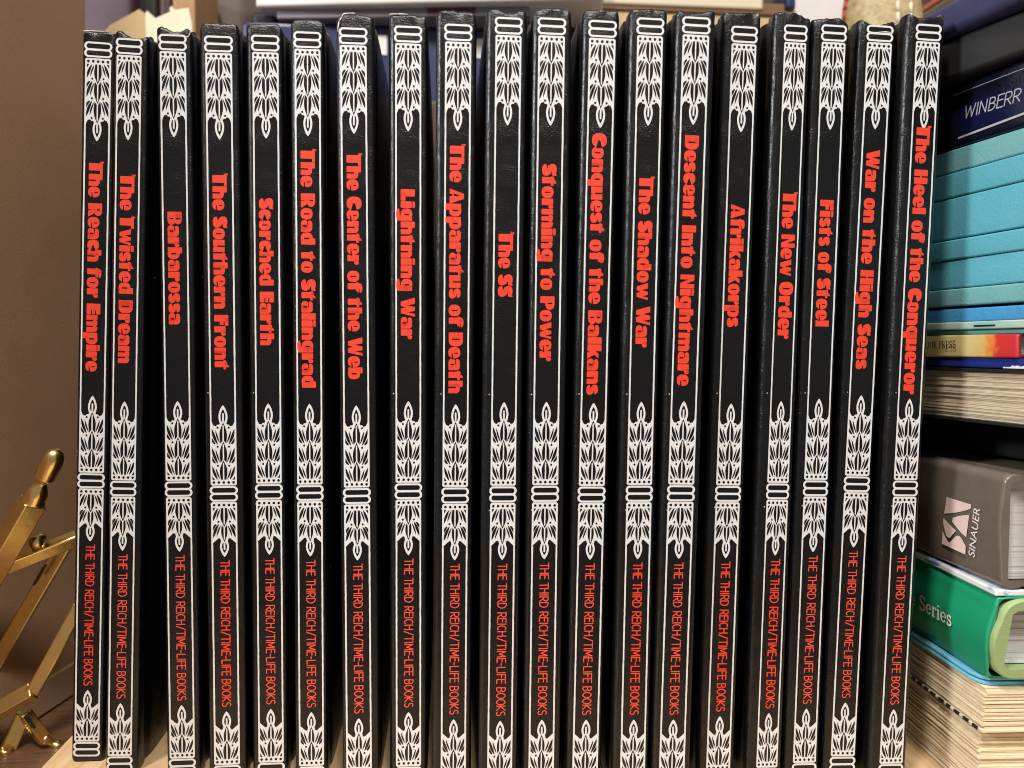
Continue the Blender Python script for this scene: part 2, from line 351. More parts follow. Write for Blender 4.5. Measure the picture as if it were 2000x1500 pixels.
def capsule(y0, y1, hw):
    r = (y1 - y0) / 2; cy = (y0 + y1) / 2; r2 = r * 0.95
    return [(hw - r2 + r2 * math.cos(R(a)), cy + r * math.sin(R(a))) for a in range(-90, 91, 15)] + [(-hw + r2 + r2 * math.cos(R(a)), cy + r * math.sin(R(a))) for a in range(90, 271, 15)]

def twin_bars(L):                       # L: list of (sign, polygon)
    for s in (1, -1):
        L.append(('+', [(x, y * s) for x, y in capsule(-0.25, 2.92, 5.10)]))
        L.append(('-', [(x, y * s) for x, y in capsule(0.42, 2.22, 4.30)]))
def plume(L, tiers, s, half=4.72):
    pitch = 7.2 if tiers == 3 else (7.2, 5.8)
    ys = [5.2]
    for k in range(tiers): ys.append(ys[-1] + (pitch if tiers == 3 else pitch[k]))
    end = ys[-1]
    q = lambda pts: [(x, y * s) for x, y in pts]
    W_ = lambda pts: L.append(('+', q(pts)))
    K_ = lambda pts: L.append(('-', q(pts)))
    side_end = end - 0.8 if tiers == 3 else end - 0.6
    # the white panel: square shoulders by the bars, scalloped towards the bud
    if tiers == 3:
        right = [(half - 0.5, 3.15), (half, 3.6), (half, side_end + 1.3), (half - 0.62, side_end + 1.3), (half - 0.72, side_end + 0.9), (half - 1.2, side_end - 0.2), (2.6, side_end - 0.55), (2.05, side_end + 0.1), (1.6, side_end + 0.05), (1.25, side_end + 0.35), (0.9, end + 0.5)]
    else:
        right = [(half - 0.5, 3.1), (half, 3.6), (half, end + 1.0), (half - 0.66, end + 0.45), (3.1, end - 0.45), (2.1, end - 1.35), (1.5, end - 1.25), (1.2, end - 0.1), (0.9, end + 0.5)]
    W_(right + [(-x, y) for x, y in right[::-1]])
    # bud
    bl = 6.6 if tiers == 3 else 5.8
    def bud(w, y0, y1):
        k = 14; a = []
        for i in range(k + 1):
            t = i / k; a.append((w / 2 * (math.sin(math.pi * min(1.0, 0.22 + t * 0.78)) ** 0.75 if t > 0.4 else 0.62 + 0.38 * math.sin(math.pi * t / 0.8)), y0 + (y1 - y0) * t))
        return a + [(-x, y) for x, y in a[::-1][1:]]
    W_(bud(3.3, end - 0.6, end + bl))
    K_(bud(1.85, end + 0.4, end + bl - 1.5))
    W_([(-0.3, end - 0.4), (0.3, end - 0.4), (0.3, end + bl * 0.52), (0, end + bl * 0.56), (-0.3, end + bl * 0.52)])
    # row of dots
    for i in range(5): K_([((i - 2) * 1.78 + 0.5 * math.cos(a * math.pi / 6), 4.28 + 0.52 * math.sin(a * math.pi / 6)) for a in range(12)])
    for k in range(tiers):
        y0, y1 = ys[k] + 0.15, ys[k + 1] + 0.15
        h = y1 - y0
        last = tiers == 2 and k == 1
        for m_ in (lambda p: p, mir):
            if k == 0:
                K_(m_([(4.08, y0 - 0.05), (3.15, y0 - 0.05), (4.08, y0 + 1.4)]))
                K_(m_(lens(2.15, y0 - 0.1, 4.05, y0 + 5.1, 0.98, -0.20)))
                K_(m_(lens(1.25, y0 + 0.0, 2.80, y0 + 4.5, 0.60, -0.14)))
            else:
                g = 0.88 if last else 1.0
                K_(m_([(4.08, y0 + 1.55), (3.6, y0 + 0.7), (2.75, y0 - 0.75), (3.05, y0 - 1.15), (3.6, y0 - 0.75), (4.08, y0 - 0.1)]))
                K_(m_(lens(1.95, y0 - 1.25, 4.05, y0 + 4.8 * g, 1.05, -0.24)))
                K_(m_(lens(1.2, y0 - 0.75, 2.80, y0 + 4.3 * g, 0.60, -0.16)))
            if not last:
                K_(m_([(2.05 + 0.38 * math.cos(a * math.pi / 5), y0 + 5.25 + 0.42 * math.sin(a * math.pi / 5)) for a in range(10)]))
    for k in reversed(range(tiers)):
        y0, y1 = ys[k] + 0.15, ys[k + 1] + 0.25
        wl = 2.75 if not (tiers == 2 and k == 1) else 2.3
        yb = y0 if k == 0 else y0 - 1.3
        W_(leaf(y0 - 0.1, y1 + 0.62, wl + 0.72))
        K_(leaf(yb, y1, wl))
        if k: W_(leaf(ys[k - 1] + 2.6, y0 + 0.6, 2.65 + 0.5)); K_(leaf(ys[k - 1] + 0.15, y0 + 0.1, 2.65))
    for k in range(tiers):
        y0, y1 = ys[k] + (0.3 if k == 0 else 0.75), ys[k + 1] + 0.25
        W_([(-0.25, y0 - 0.45), (0.25, y0 - 0.45), (0.22, y1 - 1.4), (0, y1 - 0.9), (-0.22, y1 - 1.4)])
    return end
def ornament_mesh(kind):
    L = []
    if kind == 'head': plume(L, 3, -1); L = [(sg, [(x, y * 1.035) for x, y in p]) for sg, p in L]; twin_bars(L)
    if kind == 'waist': plume(L, 3, 1); plume(L, 2, -1); twin_bars(L)
    if kind == 'foot': plume(L, 2, 1); twin_bars(L)
    b = MB()
    for i, (sg, pts) in enumerate(L):
        # black shapes lie on the white, later white ribs lie on those black shapes
        lift = 0.06 + 0.0009 * i
        b.poly(pts, lambda u, w, l=lift: (u * mm, -l * mm, w * mm), 0 if sg == '+' else 1)
    return b.mesh('spine_ornament', True)
ORN = {k: ornament_mesh(k) for k in ('head', 'waist', 'foot')}
for me in ORN.values():
    me.materials.append(M_white); me.materials.append(M_leather)

def border_mesh(side, seed):
    rnd = random.Random(seed); b = MB()
    for (w0, w1) in ((166 - 27.0, 26.4), (-17.8, -107.6 + 18.2)):
        ws = [w0 + (w1 - w0) * i / 60 for i in range(61)]
        A = [(( side * 4.72 - side * 0.0 + rnd.uniform(-.04, .04)) * mm, -0.058 * mm, w * mm) for w in ws]
        B = [((side * 4.14 + rnd.uniform(-.04, .04)) * mm, -0.058 * mm, w * mm) for w in ws]
        b.quadstrip(A, B, 0, False)
    return b.mesh('border_line')
BORD = {s: border_mesh(s, 3 + s) for s in (-1, 1)}
for me in BORD.values(): me.materials.append(M_white)
SERIES = thin_text('THE THIRD REICH/TIME-LIFE BOOKS', 56.6, 3.1, 0.37).mesh('series_lettering')
SERIES.materials.append(M_red2)
SERIES_B = thin_text('THE THIRD REICH/TIME-LIFE BOOKS', 56.6, 3.1, 0.44).mesh('series_lettering_heavy')
SERIES_B.materials.append(M_red)

# ------------------------------------------------------------------ the row of black books
def interp(tab, x):
    if x <= tab[0][0]: return tab[0][1]
    for (a, b), (c, d) in zip(tab, tab[1:]):
        if x <= c: return b + (d - b) * (x - a) / max(c - a, 1e-6)
    return tab[-1][1]
def cover_profile(uL, uR, depth, rl=2.5, rr_=1.5):
    p = [(uL, depth)] + [(uL, 14 + (depth - 14) * t) for t in (0.6, 0.3, 0.1)] + [(uL, 14), (uL + 0.15, 12), (uL + 0.75, 10.4), (uL + 1.1, 9.0), (uL + 0.75, 7.4), (uL + 0.2, 6.2), (uL, 4.8), (uL, 3.2)]
    p += [(uL + rl - rl * math.cos(R(a)), rl - rl * math.sin(R(a))) for a in range(0, 91, 15)]
    n = 14; x0, x1 = uL + rl, uR - rr_
    p += [(x0 + (x1 - x0) * i / n, 0) for i in range(1, n)]
    p += [(uR - rr_ + rr_ * math.sin(R(a)), rr_ - rr_ * math.cos(R(a))) for a in range(0, 91, 15)]
    p += [(uR, 3.2), (uR, 4.8), (uR - 0.2, 6.2), (uR - 0.75, 7.4), (uR - 1.1, 9.0), (uR - 0.75, 10.4), (uR - 0.15, 12), (uR, 14)] + [(uR, 14 + (depth - 14) * t) for t in (0.1, 0.3, 0.6)] + [(uR, depth)]
    return p
def cover_mesh(uL, uR, depth, height, top, seed, thick=2.2):
    prof = cover_profile(uL, uR, depth); n = len(prof)
    nor = []
    for i in range(n):
        a, c = prof[max(0, i - 1)], prof[min(n - 1, i + 1)]
        dx, dy = c[0] - a[0], c[1] - a[1]; L = math.hypot(dx, dy); nor.append((-dy / L, dx / L))      # points inwards
    zt = []
    for (u, v) in prof:
        uu = min(max(u, uL), uR)
        z = interp(top, uu)
        if v > 5: z = z * 0.5 + 0.5 * 2.2
        zt.append(height - 2.5 + z)
    rows = [(0.0, 0.7), (0.35, 0.2), (1.0, 0.0)] + [(z, 0) for z in (6, 30, 60, 90, 120, 150, 180, 210, 240, 258)]
    rings = [[(u + nx * ins, v + ny * ins, z) for (u, v), (nx, ny) in zip(prof, nor)] for z, ins in rows]
    zb = 262.0
    for k in range(1, 13):
        t = k / 12; ring = []
        for (u, v), (nx, ny), z1 in zip(prof, nor, zt):
            z = zb + (z1 - 1.3 - zb) * t
            w = mnoise.noise(Vector((u * 0.35 + seed * 7.1, v * 0.3, z * 0.35))) * 0.5 * max(0, (z - 279.5) / 5)
            ring.append((u + nx * w, v + ny * w, z))
        rings.append(ring)
    for dz, ins in ((-0.75, 0.10), (-0.3, 0.38), (0.0, 0.95), (-0.1, 1.5)):
        ring = []
        for (u, v), (nx, ny), z1 in zip(prof, nor, zt):
            z = z1 + dz
            w = mnoise.noise(Vector((u * 0.35 + seed * 7.1, v * 0.3, z * 0.35))) * 0.5 * max(0, (z - 279.5) / 5)
            j = mnoise.noise(Vector((u * 1.3 + seed * 3.3, v * 0.8, seed))) * 0.42
            ring.append((u + nx * (ins + w), v + ny * (ins + w), z + j))
        rings.append(ring)
    rings.append([(u + nx * thick, v + ny * thick, z1 - 0.8) for (u, v), (nx, ny), z1 in zip(prof, nor, zt)])
    rings.append([(u + nx * thick, v + ny * thick, 0.4) for (u, v), (nx, ny) in zip(prof, nor)])
    vs = [(u * mm, v * mm, z * mm) for rg in rings for (u, v, z) in rg]; fs = []
    m = len(rings)
    for i in range(m):
        for j in range(n - 1):
            a, b_ = i * n + j, ((i + 1) % m) * n + j
            fs.append((a, a + 1, b_ + 1, b_))
    fs.append([i * n for i in range(m)]); fs.append([i * n + n - 1 for i in range(m)][::-1])
    b = MB(); b.add(vs, fs, 0, True)
    return b.mesh('cover')

BOOKS = [
 ('The Reach for Empire', -0.1426, 0.3143, 2.32, 112.7, 8.42, 123.8, 42.7, [(-6.4, 2.7), (1.2, 3.1), (4.6, 2.8)]),
 ('The Twisted Dream', -0.1263, 0.3052, 2.04, 111.0, 7.91, 118.8, 47.7, [(-5.5, -0.6), (-3.9, -0.3), (-2.8, -0.4), (-1.1, -1.6), (0.9, -2.6), (4.0, -2.5), (5.9, -1.8), (7.3, -1.4), (8.5, -1.5)]),
 ('Barbarossa', -0.1012, 0.3009, 0.38, 111.4, 8.30, 104.1, 62.0, [(-6.2, 0.3), (-4.6, 0.5), (-2.8, -0.1), (-0.4, -1.3), (2.3, -1.4), (4.2, -0.6), (4.9, 0.2), (6.2, 0.3), (6.9, -1.0)]),
 ('The Southern Front', -0.0834, 0.2972, 0.31, 110.0, 8.45, 119.2, 46.6, [(-7.4, -0.3), (-5.7, 0.5), (-1.2, 0.9), (5.2, 0.8), (7.6, 0.3), (8.5, -0.9)]),
 ('Scorched Earth', -0.0668, 0.2965, 0.37, 110.6, 8.36, 109.7, 55.0, [(-7.5, 0.0), (-5.2, 0.7), (0.3, 1.1), (4.9, 0.8), (6.2, -0.7)]),
 ('The Road to Stalingrad', -0.0509, 0.2923, 0.37, 110.7, 8.20, 126.9, 39.1, [(-6.2, 0.4), (-4.6, 1.0), (0.0, 1.4), (3.7, 1.4), (5.3, 0.5)]),
 ('The Center of the Web', -0.0324, 0.2865, 0.08, 110.4, 8.30, 124.6, 42.8, [(-5.9, 0.4), (-4.8, 0.8), (-3.2, 1.4), (0.9, 1.6), (5.5, 0.9), (8.2, 0.2), (8.5, -1.7)]),
 ('Lightning War', -0.0141, 0.2868, 0.33, 111.8, 8.29, 110.7, 56.1, [(-7.0, 1.8), (-5.9, 1.8), (0.5, 2.1), (6.0, 1.6), (7.1, 0.4), (7.4, -1.8)]),
 ('The Apparatus of Death', 0.0026, 0.2815, 0.59, 110.9, 8.22, 126.9, 37.2, [(-8.6, 1.0), (-7.9, 1.6), (-3.7, 1.7), (1.7, 1.7), (5.4, 1.1), (6.8, 0.3), (6.9, -2.4)]),
 ('The SS', 0.0195, 0.2767, 0.73, 111.9, 8.09, 94.0, 71.0, [(-8.7, -0.4), (-7.0, 0.7), (-4.3, 1.0), (-2.4, 0.2), (-0.6, -0.5), (2.1, -0.2), (4.8, 0.8), (6.2, 0.9), (6.8, -1.1)]),
 ('Storming to Power', 0.0348, 0.2760, 0.71, 112.0, 8.34, 118.1, 47.9, [(-7.3, -0.6), (-5.5, 0.7), (-3.4, 1.4), (2.1, 1.6), (5.7, 1.5), (7.4, 0.7), (7.8, -1.6)]),
 ('Conquest of the Balkans', 0.0510, 0.2755, 1.09, 111.5, 8.42, 129.6, 36.2, [(-7.3, 0.4), (-5.8, 1.3), (-3.2, 1.1), (0.4, 1.5), (4.1, 1.5), (5.4, 1.6), (6.0, 0.6)]),
 ('The Shadow War', 0.0683, 0.2731, 0.94, 112.0, 8.21, 113.7, 52.8, [(-7.9, 0.3), (-6.1, 0.9), (-2.1, 1.3), (3.5, 1.5), (6.2, 1.1), (6.6, -0.7)]),
 ('Descent Into Nightmare', 0.0825, 0.2714, 1.32, 112.2, 8.47, 127.8, 38.8, [(-7.9, -0.7), (-6.3, 0.6), (-4.8, 0.0), (-2.9, -0.8), (0.8, -0.2), (5.3, 0.9), (7.6, 1.4), (7.8, -0.3)]),
 ('Afrikakorps', 0.1013, 0.2748, 1.33, 111.0, 8.10, 105.7, 61.2, [(-9.0, 0.8), (-7.5, 2.0), (-4.8, 1.9), (-1.6, 1.6), (1.8, 2.2), (5.5, 2.4), (6.2, 0.8)]),
 ('The New Order', 0.1198, 0.2740, 1.36, 111.8, 7.23, 109.5, 56.1, [(-12.3, -2.6), (-9.6, 1.1), (-7.7, 2.3), (-2.0, 2.5), (1.2, 2.1), (3.8, 0.7)]),
 ('Fists of Steel', 0.1347, 0.2746, 1.31, 112.6, 7.93, 106.2, 59.8, [(-9.6, -0.6), (-7.8, 0.5), (-3.9, 0.8), (1.8, 1.5), (4.8, 0.2), (5.8, -0.6)]),
 ('War on the High Seas', 0.1504, 0.2759, 1.81, 113.6, 8.43, 124.0, 43.0, [(-10.7, -0.1), (-8.8, 1.7), (-6.8, 1.5), (-3.8, 0.2), (-0.3, -0.3), (3.0, 0.8), (5.9, 1.6)]),
 ('The Heel of the Conqueror', 0.1669, 0.2711, 1.63, 112.6, 8.07, 132.8, 34.9, [(-12.1, -1.0), (-9.7, 1.3), (-8.2, 2.8), (-6.3, 1.9), (-3.9, 0.9), (2.9, 1.7), (6.0, 2.7)]),
]
EDGE = [(-6.4, 6.3), (-5.9, 6.8), (-6.2, 6.8), (-7.1, 7.2), (-7.2, 6.2), (-6.3, 6.0), (-6.2, 7.4), (-7.0, 7.0), (-7.8, 6.6), (-7.8, 6.6), (-6.9, 7.1), (-7.2, 6.1), (-7.5, 6.2), (-7.3, 7.0), (-7.8, 6.2), (-7.9, 5.8), (-7.9, 5.8), (-8.0, 6.2), (-8.0, 6.2)]
WORN = {'The Center of the Web': [(659, 62), (662, 43), (667, 34), (671, 27), (688, 26), (694, 26.5)],
        'Barbarossa': [(365, 56), (369, 57), (372, 61), (371, 66), (368, 71), (363, 73)],
        'War on the High Seas': [(1713, 64), (1727, 62.5), (1741, 64)],
        'The Reach for Empire': [(163, 61), (180, 60.5), (203, 62)],
        'Lightning War': [(761, 28), (780, 27.5), (797, 28.5)]}
HEAVY = {0, 3, 12, 14, 15}
for i, (title, x, y, lean, zmid, sw, t0, t1, top) in enumerate(BOOKS):
    uL, uR = EDGE[i]
    lift = abs(math.sin(R(lean))) * max(-uL, uR) * mm
    root = empty('black_book', (x, y, lift), (0, R(lean), 0))
    tag(root, 'black leather-grained hardcover whose red spine title reads ' + title, 'book', 'black books in the upright row')
    link('cover', cover_mesh(uL, uR, 236, 285.5, top, i), M_leather, root)
    pb = MB(); pb.box(((uL + 2.4) * mm, 3.2 * mm, 3 * mm), ((uR - 2.4) * mm, 232 * mm, 279 * mm)); pb.build('page_block', M_page, root)
    sx = sw / 8.35
    for kind, w in (('head', 166), ('waist', 0), ('foot', -107.6)):
        o = link('spine_ornament', ORN[kind], None, root); o.location.z = (zmid + w) * mm; o.scale.x = sx
    for s in (-1, 1):
        o = link('border_line', BORD[s], None, root); o.location.z = zmid * mm; o.scale.x = sx
    o = fat_text(title, t0 - t1, 5.15, i).build('title_lettering', [M_red, M_leather], root)
    o.location = (-2.75 * mm * sx, 0, (zmid + t0) * mm)
    if title in WORN:                   # the covering torn open at the head, pale board showing
        Mi = (Matrix.Translation(root.location) @ Matrix.Rotation(R(lean), 4, 'Y')).inverted()
        q = [Mi @ at(px, py, y) for px, py in WORN[title]]
        b = MB()
        for p0, p1 in zip(q, q[1:]):
            p0, p1 = (Vector((p.x, -0.00005, p.z)) for p in (p0, p1)); L_ = (p1 - p0).length
            b.lathe(p0, p1, [(0, 0.00016 + 0.00008 * random.Random(p0.z).random()), (L_, 0.00020)], 6)
        b.build('worn_edge', M_page, root)
    o = link('series_lettering', SERIES_B if i in HEAVY else SERIES, None, root)
    o.location = (-1.45 * mm * sx, 0, (zmid - 25.4) * mm)
# ------------------------------------------------------------------ books lying flat, seen from the side
def at_face(P0, ang, Y):                # the point of an upright face at depth Y
    t = (Y - P0[1]) / math.cos(ang); return Vector((P0[0] - math.sin(ang) * t, Y, 0))
class Face:                             # local frame of a lying thing: y runs back along the face, x runs into the pile, z up
    def __init__(s, P0, angdeg, y_near, z0):
        s.a = R(angdeg); s.P0 = P0; s.o = at_face(P0, s.a, y_near); s.z0 = z0; s.o.z = z0
        s.d = Vector((-math.sin(s.a), math.cos(s.a), 0))
    def root(s, name): return empty(name, s.o, (0, 0, s.a))
    def yz(s, px, py):
        p = on_plane(px, py, s.P0, s.a); return ((p - s.o).dot(s.d), p.z - s.z0)

def case_mesh(L, T, D, wall, r, bulge=0.0, groove=True, name='cover', ny=8, wob=0.0, seed=0, flare=0.0):
    """book case: spine at x=0, opening towards +x, running from y=0 to y=L"""
    out = [(D, 0), (D * 0.5, 0)]
    if groove: out += [(0.011, 0), (0.0095, 0.0002), (0.008, 0.0009), (0.0065, 0.0002), (0.005, 0)]
    k = 6
    out += [(r - r * math.sin(R(90 * i / k)) - bulge * 0.0, r - r * math.cos(R(90 * i / k))) for i in range(k + 1)]
    if bulge:
        m = 10
        out = out[:-1] + [(-bulge * math.sin(math.pi * i / m), r + (T - 2 * r) * i / m) for i in range(m + 1)]
        out += [(r - r * math.cos(R(90 * i / k)), T - r + r * math.sin(R(90 * i / k))) for i in range(1, k + 1)]
    else:
        out += [(r - r * math.cos(R(90 * i / k)), T - r + r * math.sin(R(90 * i / k))) for i in range(k + 1)]
    if groove: out += [(0.005, T), (0.0065, T - 0.0002), (0.008, T - 0.0009), (0.0095, T - 0.0002), (0.011, T)]
    out += [(D * 0.5, T), (D, T)]
    inn = [(D, T - wall), (wall * 1.6, T - wall), (wall, T - wall * 1.5), (wall, wall * 1.5), (wall * 1.6, wall), (D, wall)]
    sec = out + inn; n = len(sec)
    ys = [0, 0.0004, 0.0015] + [L * i / ny for i in range(1, ny)] + [L - 0.001, L]
    rings = []
    cx, cz = D * 0.5, T * 0.5
    for y in ys:
        ins = 0.00035 if y in (0, L) else 0
        ring = []
        for x, z in sec:
            w = mnoise.noise(Vector((x * 40 + seed, y * 30, z * 60))) * wob
            nz = (1 if z < cz else -1) * ins; nx = ins if x < 0.002 else 0
            f = flare * math.exp(-y / 0.006) if x < 0.004 else 0
            ring.append((x + nx - f + w, y, z + nz + w * 0.4))
        rings.append(ring)
    b = MB()
    vs = [p for rg in rings for p in rg]; fs = []
    for i in range(len(rings) - 1):
        for j in range(n):
            q = (j + 1) % n; fs.append((i*n + j, i*n + q, (i+1)*n + q, (i+1)*n + j))
    b.add(vs, fs, 0, True)
    for e in (0, len(rings) - 1):       # the two ends: strip between outside and inside
        ring = rings[e]; mid = len(out); pts = [Vector((p[0], p[2], 0)) for p in ring]
        b.add(ring, [tuple(t) for t in tessellate_polygon([pts])], 0, False)
    return b.mesh(name)
def leaves_mesh(lo, hi, n, jit, seed, name='page_block', gap=0.05):
    """a block of pages: n bundles with slightly uneven edges"""
    rnd = random.Random(seed); b = MB(); z0, z1 = lo[2], hi[2]; h = (z1 - z0) / n
    zs = [z0] + [z0 + h * (i + rnd.uniform(-0.3, 0.3)) for i in range(1, n)] + [z1]
    for i in range(n):
        j = [rnd.uniform(0, jit) for _ in range(4)]
        b.box((lo[0] + j[0], lo[1] + j[1], zs[i]), (hi[0] - j[2], hi[1] - j[3], zs[i + 1] - h * gap))
    return b.mesh(name)

def cloth(name, c1, c2, rough=0.5, bump=0.0002, scale=40, spec=0.5): return mottled(name, c1, c2, scale, rough, (1, 1, 1), bump, 900, 4, spec)
M_turq = [cloth('turquoise_card_%s' % k, a, b, 0.42) for k, a, b in (
    ('faded', (0.14, 0.37, 0.39), (0.18, 0.42, 0.43)), ('plain', (0.095, 0.37, 0.46), (0.115, 0.41, 0.50)), ('blue', (0.10, 0.39, 0.49), (0.12, 0.43, 0.53)))]
M_blue = cloth('sky_blue_card', (0.05, 0.26, 0.52), (0.07, 0.32, 0.60), 0.4)
M_mint = mottled('mint_card', (0.16, 0.40, 0.36), (0.52, 0.60, 0.50), 90, 0.5, (1, 0.4, 1))
M_teal = cloth('teal_card', (0.10, 0.36, 0.36), (0.14, 0.44, 0.42), 0.5)
M_navy = cloth('navy_jacket', (0.004, 0.005, 0.016), (0.006, 0.007, 0.022), 0.28)
M_navy2 = cloth('slate_navy_cloth', (0.030, 0.032, 0.085), (0.040, 0.042, 0.105), 0.35)
M_label = mat('dark_blue_label', (0.004, 0.006, 0.038), 0.3)
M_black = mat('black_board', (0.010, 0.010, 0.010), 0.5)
M_silver = mat('silver_foil', (0.42, 0.42, 0.43), 0.4)
M_deep = cloth('deep_blue_card', (0.012, 0.022, 0.16), (0.02, 0.035, 0.24), 0.35)
M_taupe = mottled('taupe_laminate', (0.125, 0.100, 0.078), (0.165, 0.136, 0.108), 55, 0.24, (1, 1, 1), 0.0004, 70)
M_pink = mat('pale_pink_print', (0.80, 0.62, 0.55), 0.4)
M_whitep = mat('white_print', (0.80, 0.78, 0.75), 0.4)
M_green = mottled('green_jacket', (0.010, 0.27, 0.13), (0.016, 0.33, 0.165), 25, 0.28, (1, 1, 1), 0.0002, 60)
M_gcloth = mat('sage_book_cloth', (0.33, 0.45, 0.20), 0.85)
def weave(m, scale):
    b = m.node_tree.nodes['Principled BSDF']; v = coords(m)
    mp = nn(m, 'ShaderNodeMapping'); mp.inputs['Rotation'].default_value = (R(45), 0, 0); lk(m, v, mp.inputs['Vector'])
    ck = nn(m, 'ShaderNodeTexChecker', Scale=scale); lk(m, mp.outputs['Vector'], ck.inputs['Vector'])
    bp = nn(m, 'ShaderNodeBump', Distance=0.0003, Strength=0.8); lk(m, ck.outputs['Fac'], bp.inputs['Height']); lk(m, bp.outputs['Normal'], b.inputs['Normal'])
weave(M_gcloth, 1400)
M_jwhite = mottled('marbled_white_edge', (0.10, 0.20, 0.38), (0.72, 0.76, 0.78), 120, 0.4, (1, 0.35, 1.5), lo=0.36, hi=0.46)
M_cyan = mat('light_blue_plastic', (0.16, 0.52, 0.72), 0.25)
M_old = mottled('aged_paper', (0.66, 0.52, 0.32), (0.84, 0.73, 0.53), 220, 0.85, (1, 1, 14))
M_old2 = mottled('aged_paper_tan', (0.48, 0.38, 0.25), (0.68, 0.58, 0.43), 150, 0.85, (1, 1, 12))
M_newp = mottled('grey_white_paper', (0.66, 0.65, 0.64), (0.76, 0.75, 0.74), 200, 0.8, (1, 1, 20))
M_cream = mat('cream_card', (0.66, 0.58, 0.42), 0.6)

def sunset_card():
    m = mat('yellow_to_red_card', (0.6, 0.5, 0.2), 0.38); b = m.node_tree.nodes['Principled BSDF']
    v = coords(m); sx = nn(m, 'ShaderNodeSeparateXYZ'); lk(m, v, sx.inputs[0])
    n = nn(m, 'ShaderNodeTexNoise', Scale=420.0, Detail=4.0); lk(m, v, n.inputs['Vector'])
    ad = nn(m, 'ShaderNodeMath', operation='MULTIPLY_ADD'); lk(m, n.outputs['Fac'], ad.inputs[0]); ad.inputs[1].default_value = 0.007; lk(m, sx.outputs['Y'], ad.inputs[2])
    mr = nn(m, 'ShaderNodeMapRange'); lk(m, ad.outputs[0], mr.inputs['Value'])
    for k, val in (('From Min', 0.0035), ('From Max', 0.0235)): mr.inputs[k].default_value = val
    r = nn(m, 'ShaderNodeValToRGB'); e = r.color_ramp.elements
    e[0].position = 0.0; e[0].color = (0.52, 0.03, 0.035, 1); e[1].position = 1.0; e[1].color = (0.60, 0.49, 0.20, 1)
    for p, c in ((0.42, (0.58, 0.035, 0.03, 1)), (0.56, (0.68, 0.20, 0.04, 1)), (0.72, (0.62, 0.40, 0.12, 1))):
        q = e.new(p); q.color = c
    lk(m, mr.outputs['Result'], r.inputs['Fac']); lk(m, r.outputs['Color'], b.inputs['Base Color']); return m
M_sunset = sunset_card()

def lying_book(name, label, face, L, T, D, cov, pages, wall=0.0012, r=0.0012, bulge=0, groove=False, inset=0.003, group=None, wob=0.0, seed=1, cat='book', nleaf=14, flare=0):
    root = face.root(name); tag(root, label, cat, group)
    c = link('cover', case_mesh(L, T, D, wall, r, bulge, groove, wob=wob, seed=seed, flare=flare), cov, root)
    link('page_block', leaves_mesh((wall + 0.0008, inset, wall + 0.0002), (D - 0.003, L - inset, T - wall - 0.0001), nleaf, 0.00018, seed, gap=0.025), pages, root)
    return root
A0 = (0.195, 0.285, 0)
GS = 'books in the stack beside the row'
def F(y, z, a=8.4, P0=A0): return Face(P0, a, y, z)
# turquoise set, from the top down
TQ = [(0.2323, 0.0088, 0, 8.7, 0.0004, 'faded turquoise book with scuffed spine, directly under the navy lettered book'),
      (0.2227, 0.0094, 1, 8.4, 0.0, 'turquoise book below the scuffed faded one and above the thickest one'),
      (0.2068, 0.0157, 2, 8.3, 0.0002, 'thickest turquoise book in the right stack'),
      (0.1988, 0.0076, 1, 8.9, -0.0005, 'thin turquoise book right below the thickest turquoise book'),
      (0.1877, 0.0110, 2, 8.2, 0.0003, 'turquoise book with another thin turquoise book above and a smudged one below'),
      (0.1809, 0.0067, 0, 8.6, 0.0, 'thin turquoise book with a dark smudge, lowest turquoise one above the blue book')]
for i, (z, T, k, a, dx, lab) in enumerate(TQ):
    f = F(0.19 + 0.004 * (i % 3), z, a, (A0[0] + dx, A0[1], 0))
    rt = lying_book('turquoise_book', lab, f, 0.19, T - 0.0001, 0.13, M_turq[k], M_page, 0.0009, 0.0007, seed=20 + i, group=GS)
    if i in (0, 5):
        b = MB(); rnd = random.Random(i)
        for q in range(5 if i == 0 else 3):
            px, py = (rnd.uniform(1895, 1960), rnd.uniform(290, 318)) if i == 0 else (1890 + rnd.uniform(-3, 3), 573 + rnd.uniform(-5, 5))
            y, zz = f.yz(px, py); s = rnd.uniform(0.00012, 0.00035)
            if 0.0007 < zz < T - 0.0007:
                b.poly([(y + s * 1.8 * math.cos(t * 0.9) * rnd.uniform(.5, 1), zz + s * 0.6 * math.sin(t * 0.9) * rnd.uniform(.5, 1)) for t in range(7)], lambda u, w: (-0.00005, u, w))
        b.build('scuff_mark' if i == 0 else 'smudge', M_cream if i == 0 else M_teal, rt)
f = F(0.20, 0.1748, 8.0, (0.1953, 0.285, 0)); lying_book('blue_book', 'sky blue book lying between the turquoise set and the thin mint booklet', f, 0.18, 0.0050, 0.13, M_blue, M_page, 0.0008, 0.0006, seed=31, group=GS)
f = F(0.21, 0.1718, 8.4, (0.1945, 0.285, 0)); rt = lying_book('mint_booklet', 'thin mottled mint booklet with a narrow slot in its spine', f, 0.17, 0.0029, 0.12, M_mint, M_page, 0.0006, 0.0005, seed=32, group=GS, nleaf=4)
b = MB(); y0, z0 = f.yz(1902, 637); y1, z1 = f.yz(1944, 633); b.box((-0.00006, y1, z0 - 0.0003), (0.0002, y0, z0 + 0.0004)); b.build('slot', M_black, rt)
f = F(0.215, 0.1699, 8.6, (0.1962, 0.285, 0)); lying_book('teal_booklet', 'thin teal booklet lying on the yellow and red book', f, 0.16, 0.0018, 0.12, M_teal, M_page, 0.0005, 0.0004, seed=33, group=GS, nleaf=3)
fy = F(0.2540, 0.1613, 8.4, (0.1950, 0.285, 0))
